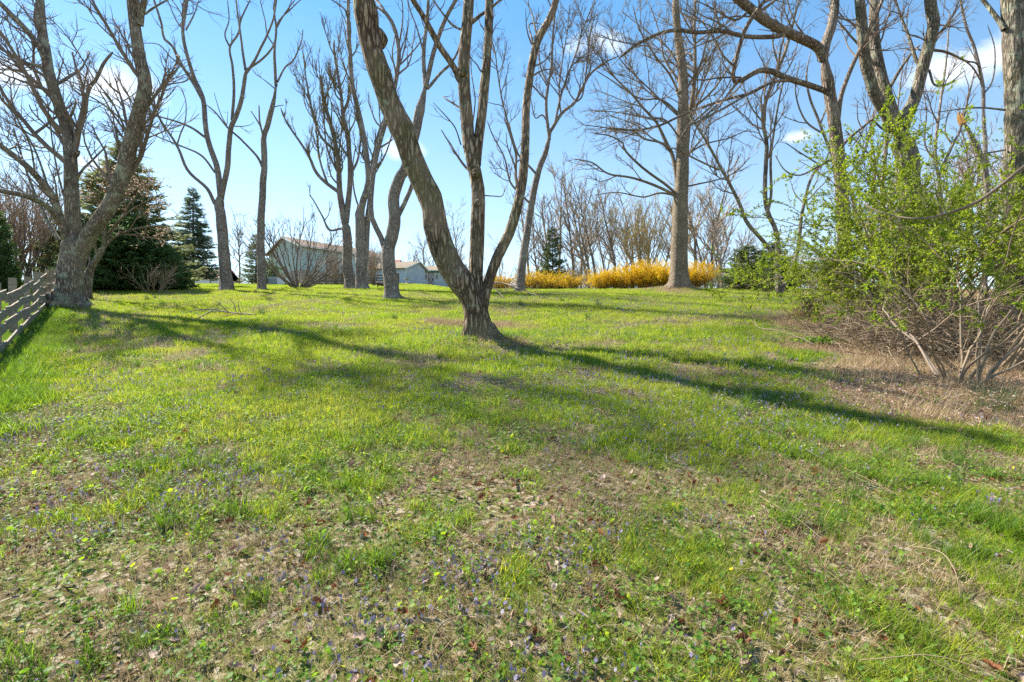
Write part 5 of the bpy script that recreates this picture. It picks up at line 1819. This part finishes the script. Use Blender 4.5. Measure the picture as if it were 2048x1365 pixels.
def dead_leaf(rng, L=.065, wide=.45, lobes=0, curl=.5):
    """a curled dry leaf, a grid bent across and along"""
    nu, nv = 7, 5
    V = []
    tw = rng.normal(0, .5)
    for i in range(nu):
        t = i / (nu - 1)
        hw = L * wide * (math.sin(math.pi * min(max(t, .03), .97)) ** .7) * (1 + (.28 * math.sin(t * 9.4 + 1) if lobes else 0))
        for j in range(nv):
            s = (j / (nv - 1) - .5) * 2
            x = (t - .5) * L
            y = s * hw * math.cos(curl * abs(s))
            z = hw * abs(s) ** 1.5 * math.sin(curl) * .9 + L * .22 * (t - .5) ** 2 * 2 * curl + s * tw * (t - .5) * L * .35 + rng.normal(0, L * .025)
            V.append((x, y, z + .008))
    q = [(i * nv + j, i * nv + j + 1, i * nv + nv + j + 1, i * nv + nv + j) for i in range(nu - 1) for j in range(nv - 1)]
    mb = MB()
    mb.add(V, q=q, a=np.full(len(V), rng.uniform(0, 1)))
    st = np.array(V[2])
    mb.add([st, st + np.array([0, .002, 0]), st + np.array([-.02, .004, .006]), st + np.array([-.02, .002, .006])], q=[(0, 1, 2, 3)], a=np.zeros(4))
    return mb


DL = [dead_leaf(g, L, wd, lb, cu).mesh('dead_leaf', M_LITTER, True, True) for L, wd, lb, cu in
      ((.05, .45, 0, .6), (.06, .40, 1, .9), (.045, .5, 0, 1.1), (.07, .35, 1, .7), (.04, .45, 1, 1.2), (.055, .3, 0, 1.3), (.035, .4, 0, .8), (.05, .5, 1, 1.0))]
DR = [dead_leaf(g, L, wd, lb, cu).mesh('dead_leaf', M_LITTER_RED, True, True) for L, wd, lb, cu in ((.06, .4, 0, .8), (.05, .45, 1, 1.0))]
proto_coll('dead_leaf', DL + DR)


def litter_patch(rng, n, R):
    mb = MB()
    for k in range(n):
        d = dead_leaf(rng, rng.uniform(.025, .05), rng.uniform(.3, .5), k % 2, rng.uniform(.6, 1.2))
        v = np.concatenate(d.v)
        a = rng.uniform(0, 6.283)
        c, s = math.cos(a), math.sin(a)
        v = v @ np.array([[c, s, 0], [-s, c, 0], [0, 0, 1]])
        v[:, :2] += rng.normal(0, R * .5, 2)
        mb.add(v, q=np.concatenate([d.q[0], d.q[1]]), a=np.full(len(v), rng.uniform(0, 1)))
    return mb


proto_coll('litter_patch', [litter_patch(g, 14, .3).mesh('litter_patch', M_LITTER, True, True) for k in range(4)])


def strand(rng, L, r, arch):
    mb = MB()
    b = rng.uniform(-1.2, 1.2)
    t = np.linspace(0, 1, 9)
    P = np.stack([L * (t - .5), b * L * .4 * (t - .5) ** 2 * 2 + rng.normal(0, .006, 9), .02 + arch * np.sin(np.pi * t)], 1)
    tube(mb, P, np.linspace(r, r * .5, 9), 4)
    return mb


proto_coll('dry_stem', [strand(g, .25 + .05 * k, .0014 + .0004 * (k % 3), .03).mesh('dry_stem', TW_TAN if k % 2 else M_STRAW, True, True) for k in range(6)])


def slope_euler(x, y, spin, tilt_rng, amt):
    """euler angles that lay a thing on the slope, spun by spin, with a random tilt"""
    e = .15
    gxx = (ground(x + e, y) - ground(x - e, y)) / (2 * e)
    gyy = (ground(x, y + e) - ground(x, y - e)) / (2 * e)
    n = nrm(np.stack([-gxx + tilt_rng.normal(0, amt, len(x)), -gyy + tilt_rng.normal(0, amt, len(x)), np.ones(len(x))], 1))
    ux = nrm(np.stack([np.cos(spin), np.sin(spin), np.zeros(len(x))], 1))
    uy = nrm(np.cross(n, ux))
    ux = np.cross(uy, n)
    ex = np.arctan2(uy[:, 2], n[:, 2])
    ey = -np.arcsin(np.clip(ux[:, 2], -1, 1))
    ez = np.arctan2(ux[:, 1], ux[:, 0])
    return np.stack([ex, ey, ez], 1)


def scatter(name, label, proto, x, y, scale, seed, tilt=.1, dz=0.):
    r = np.random.default_rng(seed)
    coll, cnt = PROTOS[proto]
    n = len(x)
    me = bpy.data.meshes.new(name)
    me.vertices.add(n)
    co = np.stack([x, y, ground(x, y) + dz], 1).astype(np.float32)
    me.vertices.foreach_set('co', co.ravel())
    a = me.attributes.new('rot', 'FLOAT_VECTOR', 'POINT')
    a.data.foreach_set('vector', slope_euler(x, y, r.uniform(0, 6.283, n), r, tilt).astype(np.float32).ravel())
    a = me.attributes.new('scl', 'FLOAT', 'POINT')
    a.data.foreach_set('value', np.asarray(scale, np.float32) * np.ones(n, np.float32))
    a = me.attributes.new('idx', 'INT', 'POINT')
    a.data.foreach_set('value', r.integers(0, cnt, n).astype(np.int32))
    o = link(name, me)
    tag(o, label, kind='stuff')
    ng = bpy.data.node_groups.new(name, 'GeometryNodeTree')
    ng.interface.new_socket('Geometry', in_out='INPUT', socket_type='NodeSocketGeometry')
    ng.interface.new_socket('Geometry', in_out='OUTPUT', socket_type='NodeSocketGeometry')
    N, L = ng.nodes, ng.links
    gi_, go_ = N.new('NodeGroupInput'), N.new('NodeGroupOutput')
    m2p = N.new('GeometryNodeMeshToPoints')
    iop = N.new('GeometryNodeInstanceOnPoints')
    ci = N.new('GeometryNodeCollectionInfo')
    ci.inputs['Collection'].default_value = coll
    ci.inputs['Separate Children'].default_value = True
    ci.inputs['Reset Children'].default_value = True

    def na(nm, ty):
        k = N.new('GeometryNodeInputNamedAttribute')
        k.data_type = ty
        k.inputs['Name'].default_value = nm
        return k.outputs['Attribute']
    e2r = N.new('FunctionNodeEulerToRotation')
    L.new(na('rot', 'FLOAT_VECTOR'), e2r.inputs[0])
    L.new(gi_.outputs[0], m2p.inputs['Mesh'])
    L.new(m2p.outputs[0], iop.inputs['Points'])
    L.new(ci.outputs[0], iop.inputs['Instance'])
    iop.inputs['Pick Instance'].default_value = True
    L.new(na('idx', 'INT'), iop.inputs['Instance Index'])
    L.new(e2r.outputs[0], iop.inputs['Rotation'])
    L.new(na('scl', 'FLOAT'), iop.inputs['Scale'])
    L.new(iop.outputs[0], go_.inputs[0])
    md = o.modifiers.new('scatter', 'NODES')
    md.node_group = ng
    return o


def field(rng, y0, y1, dens, half=1.16, pad=2.2):
    """random points over the visible wedge between distances y0 and y1, dens per square metre"""
    area = (half * y1 + pad) * 2 * (y1 - y0)
    n = int(area * dens)
    y = rng.uniform(y0, y1, n)
    x = rng.uniform(-1, 1, n) * (half * y1 + pad)
    k = np.abs(x) < half * y + pad
    return x[k], y[k]


r = np.random.default_rng(900)


def lawn(x, y):
    """0..1 how grassy; broken by litter patches that get commoner near the camera and left"""
    n = .34 * vnoise(x, y, 1.5, 21) + .34 * vnoise(x, y, .46, 22) + .32 * vnoise(x, y, .17, 23)
    bias = .10 * sstep(5, 1.2, y) * sstep(1.5, -1.5, x) + .05 * sstep(6, 2, y)
    return sstep(.40 + bias, .54 + bias, n) * (1 - dry(x, y))


def strip(x, y):
    """the uncut grass along the fence"""
    s = (x - F0[0]) * fn[0] + (y - F0[1]) * fn[1]
    n = (vnoise(x, y, .9, 77) - .5) * .5
    return sstep(.85, .5, s + n) * sstep(-3, -1, s) * sstep(3.2, 5.0, y) * sstep(18, 14, y)


# short grass, near to far
for (y0, y1, den, s0, s1) in ((0.4, 3.2, 620, .7, 1.1), (3.2, 6.5, 400, .85, 1.25), (6.5, 12.5, 190, 1.1, 1.7)):
    x, y = field(r, y0, y1, den)
    L_ = lawn(x, y)
    k = r.uniform(size=len(x)) < (.12 + .14 * sstep(3, 7, y)) + .74 * L_
    k &= r.uniform(size=len(x)) > dry(x, y) * (.97 - .45 * sstep(.5, .7, vnoise(x, y, .7, 45)))
    x, y, L_ = x[k], y[k], L_[k]
    scatter('grass', 'short spring grass of the lawn', 'grass_clump', x, y, (s0 + (s1 - s0) * r.uniform(size=len(x))) * (.65 + .45 * L_), int(y0 * 10), .12)
for (y0, y1, den, s0, s1) in ((12, 24, 34, .7, 1.15), (23.5, 48, 15, .9, 1.4), (47, 72, 6, 1.2, 1.8)):
    x, y = field(r, y0, y1, den)
    k = r.uniform(size=len(x)) < .40 + .60 * lawn(x, y)
    k &= r.uniform(size=len(x)) > dry(x, y) * .92
    x, y = x[k], y[k]
    scatter('grass', 'short spring grass of the upper lawn', 'grass_patch', x, y, s0 + (s1 - s0) * r.uniform(size=len(x)), int(y0 * 10), .1)
# lusher tufts
x, y = field(r, 1.2, 12, 26)
tn = vnoise(x, y, .8, 31) * .6 + vnoise(x, y, .3, 32) * .4
k = (r.uniform(size=len(x)) < sstep(.56, .72, tn)) & (dry(x, y) < .4)
scatter('grass_tufts', 'taller dark green grass tufts dotted over the lawn', 'grass_tuft', x[k], y[k], r.uniform(.55, 1.15, k.sum()), 31, .12)
x, y = field(r, 3, 18, 60)
k = r.uniform(size=len(x)) < strip(x, y)
scatter('uncut_grass', 'lush uncut grass along the foot of the board fence', 'lush_patch', x[k], y[k], r.uniform(.7, 1.15, k.sum()), 33, .1)
# dry straw
x, y = field(r, 1.0, 7, 230)
k = r.uniform(size=len(x)) < np.clip(.85 * (1 - lawn(x, y)) * (vnoise(x, y, .5, 41) > .35) + .12 + .6 * dry(x, y), 0, 1)
scatter('dry_grass', 'matted dead grass between the green of the near lawn', 'straw_clump', x[k], y[k], r.uniform(.6, 1.15, k.sum()), 41, .08)
x, y = field(r, 6.5, 26, 20)
k = r.uniform(size=len(x)) < np.clip(.40 * (1 - lawn(x, y)) + .95 * dry(x, y), 0, 1)
scatter('dry_grass', 'dead grass and straw beyond the near lawn', 'straw_patch', x[k], y[k], r.uniform(.6, 1.1, k.sum()), 42, .08)
x, y = field(r, 3.6, 14, 60)
k = (r.uniform(size=len(x)) < dry(x, y) * (.15 + .75 * sstep(.4, .65, vnoise(x, y, .8, 44))))
scatter('dry_grass', 'straw and dead stalks on the bare ground before the bushes', 'straw_patch', x[k], y[k], r.uniform(.5, .9, k.sum()), 43, .15)
# violets
x, y = field(r, 1.0, 5.5, 190)
vn = vnoise(x, y, 1.1, 51) * .6 + vnoise(x, y, .35, 52) * .4
k = r.uniform(size=len(x)) < (.22 + .75 * sstep(.36, .70, vn + .12 * sstep(1.5, -2, x))) * (1 - .75 * dry(x, y))
scatter('violet_leaves', 'heart-shaped violet leaves carpeting the near lawn', 'violet_leaf', x[k], y[k], r.uniform(.7, 1.15, k.sum()), 51, .12)
x, y = field(r, 5.5, 11, 45)
vn = vnoise(x, y, 1.1, 51) * .6 + vnoise(x, y, .35, 52) * .4
k = r.uniform(size=len(x)) < sstep(.42, .66, vn) * (1 - .75 * dry(x, y))
scatter('violet_leaves', 'violet leaves among the grass of the middle lawn', 'violet_leaf', x[k], y[k], r.uniform(1.0, 1.5, k.sum()), 52, .12)
x, y = field(r, 1.1, 6.5, 90)
vn = vnoise(x, y, 1.0, 55) * .6 + vnoise(x, y, .4, 56) * .4
k = r.uniform(size=len(x)) < sstep(.38, .70, vn) * (1 - .9 * dry(x, y))
scatter('violet_flowers', 'small purple violet flowers scattered in the near lawn', 'violet_flower', x[k], y[k], r.uniform(.8, 1.2, k.sum()), 55, .1)
x, y = field(r, 6, 22, 5)
k = r.uniform(size=len(x)) < sstep(.35, .62, vnoise(x, y, 1.7, 57)) * (1 - dry(x, y))
scatter('violet_flowers', 'pale purple violets drifting over the middle lawn', 'violet_flower_patch', x[k], y[k], r.uniform(.9, 1.3, k.sum()), 57, .1)
x, y = field(r, 1.3, 6, .7)
scatter('yellow_flowers', 'tiny yellow flowers dotted in the near lawn', 'yellow_flower', x, y, r.uniform(.9, 1.3, len(x)), 58, .1)
# dead leaves
x, y = field(r, 1.0, 7, 120)
ln_ = 1 - lawn(x, y)
k = r.uniform(size=len(x)) < np.clip(.75 * ln_ * sstep(.35, .65, vnoise(x, y, .6, 61)) + .08 + .35 * dry(x, y), 0, 1)
scatter('leaf_litter', 'curled dead leaves lying in the near lawn', 'dead_leaf', x[k], y[k], r.uniform(.55, 1.1, k.sum()), 61, .35, .012)
x, y = field(r, 6.5, 20, 7)
k = r.uniform(size=len(x)) < np.clip(.6 * (1 - lawn(x, y)) + .15 + dry(x, y), 0, 1)
scatter('leaf_litter', 'dead leaves in drifts over the middle lawn', 'litter_patch', x[k], y[k], r.uniform(.8, 1.3, k.sum()), 62, .1, .02)
x, y = field(r, 3.4, 13, 26)
k = r.uniform(size=len(x)) < dry(x, y) * .9
scatter('leaf_litter', 'brown leaves on the bare ground before the bushes', 'litter_patch', x[k], y[k], r.uniform(.8, 1.2, k.sum()), 63, .1, .02)
x, y = field(r, 1.0, 6.5, 420)
k = r.uniform(size=len(x)) < np.clip(.85 * (1 - lawn(x, y)) * sstep(.36, .60, vnoise(x, y, .45, 66)) + .08, 0, 1)
scatter('leaf_litter', 'small crumbled leaf fragments between the violets', 'dead_leaf', x[k], y[k], r.uniform(.25, .6, k.sum()), 66, .45, .012)
# thin dry stems, thickest towards the right
x, y = field(r, 1.1, 7, 9)
k = r.uniform(size=len(x)) < .30 + .6 * sstep(-.5, 2.5, x)
scatter('dry_stems', 'long pale dry stems lying over the grass', 'dry_stem', x[k], y[k], r.uniform(.5, 1.25, k.sum()), 64, .1, .02)


# far wood that reads as one brown mass, and bare understory shrubs
def joined(parts):
    mb = MB()
    for nm, me in parts[:2]:
        n = len(me.vertices)
        v = np.empty(n * 3, np.float32)
        me.vertices.foreach_get('co', v)
        q = np.empty(len(me.loops), np.int32)
        me.loops.foreach_get('vertex_index', q)
        mb.add(v, q=q.reshape(-1, 4))
    return mb.mesh('far_tree', [TW_FART], False)


proto_coll('far_tree', [joined(w) for w in WB])
n_ = 190
y = r.uniform(84, 190, n_)
x = r.uniform(-.32, 1.25, n_) * y
scatter('far_wood', 'distant bare wood closing the view behind the nearer trees', 'far_tree', x, y, r.uniform(.6, .85, n_) * (1 - .25 * sstep(.5, .9, x / y)), 71, .02, -.2)
n_ = 60
y = r.uniform(95, 170, n_)
x = r.uniform(-1.25, -.35, n_) * y
scatter('far_wood', 'distant bare wood behind the houses and the lawn on the left', 'far_tree', x, y, r.uniform(.45, .7, n_), 72, .02, -.2)
SHB = wood_proto(140, 3.4, .03, (B_FAR, TW_FART), 24, 34, 2.4, .4, 28, .10, .012, None)
for px, d, s in ((1046, 58, 1.), (1085, 62, .9), (1128, 52, .8), (1165, 56, 1.), (1150, 44, .7), (1195, 60, 1.1), (1240, 58, 1.), (1280, 62, 1.1), (1330, 60, 1.), (1425, 50, .9), (1445, 58, 1.), (1470, 54, .9), (1500, 60, 1.1),
                 (1525, 56, 1.), (1560, 60, 1.), (1590, 50, .9), (1615, 56, 1.), (1640, 48, .9), (1665, 56, 1.)):
    place(SHB, 'bare_shrub', 'bare brown understory shrub at the foot of the woodland', 'shrub', px, d, s, px * 1.7, 'understory shrubs of the woodland')


# ------------------------------------------------------------------ single things on the lawn
# bulb-leaf tufts
tuft = blades(g, 46, .10, .27, .011, .30, .35, .3).mesh('leaf_tuft', M_GRASS_BLUE, True, True)
for px, py, s in ((205, 592, .9), (232, 590, .7), (295, 602, 1.1), (312, 598, .8), (326, 613, 1.1), (354, 617, .9), (436, 614, .9), (522, 630, 1.1), (130, 652, .9), (191, 660, 1.1),
                  (238, 670, .8), (160, 630, .7), (512, 586, 1.0), (547, 588, .9), (618, 600, .8), (1042, 612, 1.0), (1124, 604, .9), (1198, 613, 1.1), (1178, 642, 1.0), (790, 640, .9), (700, 600, .7)):
    xx, yy = hit(px, py)
    o = link('leaf_tuft', tuft, None, (xx, yy, gz(xx, yy) - .01))
    o.scale = (s,) * 3
    o.rotation_euler = (0, 0, px)
    tag(o, 'blue-green tuft of bulb leaves standing up from the upper lawn', 'plant', 'bulb leaf tufts on the upper lawn')
ft = blades(g, 260, .20, .14, .006, .35, .8, .4).mesh('grass_fringe', M_GRASS_TALL, True, True)
for px, d, rr, lb in ((967, 9.45, .40, 'uncut grass fringe round the foot of the leaning tree'), (136, 15.6, .75, 'uncut grass fringe round the foot of the thick maple'), (453, 26, .5, 'uncut grass fringe round the slim forked tree'),
                      (524, 26.5, .4, 'uncut grass fringe round the thin single-stemmed tree'), (786, 20, .45, 'uncut grass fringe round the Y-forked tree'), (726, 28, .5, 'uncut grass fringe round the two close upright trees')):
    bb_ = base(px, d)
    e = empty('grass_fringe', bb_, lb, 'grass')
    for k in range(7):
        a = g.uniform(0, 6.28)
        xx, yy = bb_[0] + math.cos(a) * rr * g.uniform(.9, 1.3), bb_[1] + math.sin(a) * rr * g.uniform(.9, 1.3)
        o = link('grass_tuft', ft, e, (xx - bb_[0], yy - bb_[1], gz(xx, yy) - bb_[2] - .01))
        o.scale = (g.uniform(.6, 1.1),) * 3
        o.rotation_euler = (0, 0, a)
# two darker cushions of fine grass near the bushes, a leafy dock plant
cush = blades(g, 420, .24, .20, .0045, .55, 1.0, .3).mesh('grass_cushion', M_GRASS_BLUE, True, True)
for px, py, s, lb in ((1985, 795, .95, 'blue-green cushion of fine grass below the nearest bush'), (1975, 812, .8, 'low grass cushion in front of the larger blue-green one')):
    xx, yy = hit(px, py)
    o = link('grass_cushion', cush, None, (xx, yy, gz(xx, yy) - .02))
    o.scale = (s,) * 3
    tag(o, lb, 'plant')
xx, yy = hit(1628, 690)
dk = MB()
leaves(dk, g.normal(size=(420, 3)) * np.array([.17, .12, .02]) + np.array([0, 0, .06]), g.normal(size=(420, 3)) * np.array([1, 1, .3]) + np.array([0, 0, .7]), g, .085, .055, .6)
o = dk.build('dock_plant', M_VIOLET, None, False, True, (xx, yy, gz(xx, yy)))
tag(o, 'bushy fresh green weed on the strawy ground by the ridged tree', 'plant')
# overgrown stump with a skirt of dead grass and a bent dead branch
xx, yy = hit(1606, 640)
b = np.array([xx, yy, gz(xx, yy)])
st = empty('overgrown_stump', b, 'shaggy overgrown stump skirted with dead grass at the lawn edge', 'stump')
mb = MB()
tube(mb, np.array([(0, 0, -.1), (.01, 0, .25), (.02, 0, .5)]), np.array([.14, .11, .10]), 10, .08, g, cap=True)
mb.build('stump', B_MAPLE, st, True)
o = blades(g, 520, .17, .62, .008, .35, .9, .35).build('dead_grass', M_STRAW, st, True, True)
o['kind'] = 'stuff'
mb = MB()
leaves(mb, g.normal(size=(700, 3)) * np.array([.13, .12, .14]) + np.array([.16, -.05, .34]), rnd_dirs(g, 700) + np.array([0, 0, .4]), g, .06, .035)
o = mb.build('leaves', M_YEW, st, False, True)
o['kind'] = 'stuff'
P_, R_ = grow_stems(g, 16, .8, 42, .008, 8, .12, .04)
mb = MB()
tube(mb, P_, R_, 4)
Q_, S_ = spawn(P_, R_, g, n=5, t0=.3, ang=40, lf=.4, K=4, minr=.002)
tube(mb, Q_, S_, 3)
o = mb.build('twigs', TW_DEAD, st)
o['kind'] = 'stuff'


def stick(name, label, pts, r0, r1, mat=TW_GREY, forks=(), cat='stick', group=None, twigs=0, seed=1, lift=.03):
    """a stick or branch lying on the ground through photo points (px, py, height above ground)"""
    rg = np.random.default_rng(seed)
    W = []
    for p in pts:
        xx, yy = hit(p[0], p[1])
        W.append((xx, yy, gz(xx, yy) + (p[2] if len(p) > 2 else lift)))
    W = np.array(W)
    b = W[0].copy()
    mb = MB()
    K = 18
    P = spline(W, K)
    R = np.linspace(r0, r1, K)
    tube(mb, P, R, 7, .04, rg, None, b, True)
    for f in forks:
        V = np.array([(lambda q: (q[0], q[1], gz(*q) + (p[2] if len(p) > 2 else lift)))(hit(p[0], p[1])) for p in f])
        tube(mb, spline(V, 10), np.linspace(r0 * .6, r1 * .6, 10), 6, .04, rg, None, b, True)
    if twigs:
        Q, S = spawn(P[None], R[None], rg, n=twigs, t0=.15, ang=45, lf=.22, K=6, up=.04, minr=.003)
        Q[:, :, 2] = np.maximum(Q[:, :, 2], ground(Q[:, :, 0], Q[:, :, 1]) + .01)
        tube(mb, Q, S, 4, 0, None, None, b)
        Q, S = spawn(Q, S, rg, n=3, t0=.25, ang=42, lf=.4, K=4, up=.03, minr=.002)
        tube(mb, Q, S, 3, 0, None, None, b)
    o = mb.build(name, mat, None, True, loc=b)
    return tag(o, label, cat, group)


stick('fallen_branch', 'long dark fallen branch with side twigs on the left lawn', [(512, 632, .03), (470, 631, .06), (425, 627, .12), (390, 628, .10), (364, 630, .04)], .035, .010, TW_GREY,
      ([(425, 628, .1), (400, 638, .06), (370, 650, .02)], [(470, 632, .06), (440, 638, .05), (430, 642, .02)], [(400, 636, .05), (412, 646, .05), (420, 653, .02)]), 'branch', None, 8, 3)
for k, (lb, pts, tw) in enumerate((('dead branch heap reaching out behind the leaning tree, its lower bough', [(968, 590, .35), (1000, 583, .5), (1040, 592, .3), (1090, 600, .08)], 12),
                                   ('dead branch behind the leaning tree, curving to the lawn', [(970, 586, .5), (990, 592, .3), (1010, 600, .06)], 8),
                                   ('upper dead branch behind the leaning tree, lying towards the forsythia', [(966, 582, .55), (1010, 584, .45), (1060, 594, .2)], 10))):
    stick('fallen_branch', lb, pts, .04, .010, TW_GREY, (), 'branch', 'dead branches behind the leaning tree', tw, 20 + k)
stick('fallen_branch', 'bent pale branch stub beside the overgrown stump', [(1630, 648, 0), (1636, 630, .25), (1650, 615, .45), (1662, 614, .48), (1674, 620, .42)], .045, .010, TW_TAN, (), 'branch', None, 4, 9)
for k, (lb, pts, r0, mt, fk) in enumerate((
    ('pale forked stick in the near lawn, left of the middle', [(487, 992), (480, 1030), (473, 1056)], .0045, TW_TAN, ([(473, 1056), (490, 1062), (530, 1080)], [(473, 1056), (460, 1064), (447, 1076)])),
    ('whitish stick left of the leaning trunk', [(878, 681), (868, 696), (866, 704)], .014, TW_TAN, ()),
    ('slim stick lying among violets at the left edge', [(93, 885), (75, 912), (42, 930)], .008, TW_TAN, ()),
    ('thin upright twig sticking out of the lawn near the long shadow', [(1124, 780, .0), (1130, 748, .02), (1145, 735, .10), (1172, 714, .26)], .004, TW_TAN, ()),
    ('long thin bent stem right of the upright twig', [(1168, 788, .0), (1172, 778, .06), (1200, 765, .06), (1240, 752, .12)], .004, TW_TAN, ()),
    ('long straw-coloured stalk lying across the near right lawn', [(1680, 940), (1720, 960), (1770, 985), (1800, 1002)], .004, M_STRAW, ()),
    ('brown rotten stick near the bottom edge', [(1155, 1238), (1180, 1255), (1202, 1275)], .007, TW_DEAD, ()),
    ('curved pale twig looping over the violets', [(868, 1330, .01), (864, 1305, .03), (880, 1280, .05), (915, 1260, .05), (960, 1255, .04), (978, 1268, .02)], .003, TW_TAN, ()),
    ('thin curved twig in the middle foreground', [(905, 1040, .01), (902, 1058, .03), (925, 1085, .04), (980, 1092, .03)], .003, TW_TAN, ()),
    ('short twig left of the middle foreground', [(690, 1240, .02), (705, 1258, .04), (706, 1280, .01)], .003, TW_TAN, ()),
    ('arching dry twig in the lower right lawn', [(1485, 1365, .02), (1480, 1325, .05), (1450, 1308, .06), (1405, 1302, .02)], .0035, TW_TAN, ()),
    ('slanting dry stem in the right lawn', [(1520, 1000, .02), (1600, 1060, .05), (1680, 1120, .02)], .003, TW_TAN, ()),
    ('long dry stem arching right of the dead leaves', [(1820, 1100, .02), (1880, 1130, .06), (1910, 1170, .06), (1922, 1205, .01)], .003, TW_TAN, ()))):
    stick('stick', lb, pts, r0, r0 * .5, mt, fk, 'stick', None, 0, 40 + k, .03)
# the larger dead leaves one can pick out
big = [dead_leaf(g, .10, .34, 0, .9).mesh('dead_leaf', M_LITTER, True, True), dead_leaf(g, .09, .45, 1, .7).mesh('dead_leaf', M_LITTER, True, True), dead_leaf(g, .085, .42, 0, 1.1).mesh('dead_leaf', M_LITTER_RED, True, True)]
for k, (px, py, s, lb) in enumerate(((393, 1192, 1.1, 'large pale tan dead leaf lying in the left foreground'), (850, 1158, .9, 'tan dead leaf in the bottom middle'), (733, 1082, .9, 'russet dead leaf beside a tall grass tuft'),
                                     (965, 1086, .8, 'small russet leaf in the middle foreground'), (1050, 1270, .9, 'twisted grey-tan leaf at the bottom middle'), (1650, 1100, 1.2, 'long folded tan leaf in the right lawn'),
                                     (1935, 1108, 1.1, 'pale curled leaf by the long dry stem'), (175, 1135, 1.0, 'brown upturned leaf in the left foreground'), (370, 872, 1.5, 'pale curled leaf far left in the middle lawn'),
                                     (1785, 1215, .9, 'russet leaf standing on edge in the right foreground'), (70, 1020, 1.2, 'rusty folded leaf near the left edge'), (1590, 1262, 1.0, 'greyish crumpled leaf low in the right half'))):
    xx, yy = hit(px, py)
    o = link('dead_leaf', big[k % 3], None, (xx, yy, gz(xx, yy) + .025))
    o.scale = (s * .6,) * 3
    o.rotation_euler = (g.normal(0, .3) + .12, g.normal(0, .3), g.uniform(0, 6.28))
    tag(o, lb, 'leaf', 'larger dead leaves on the lawn')
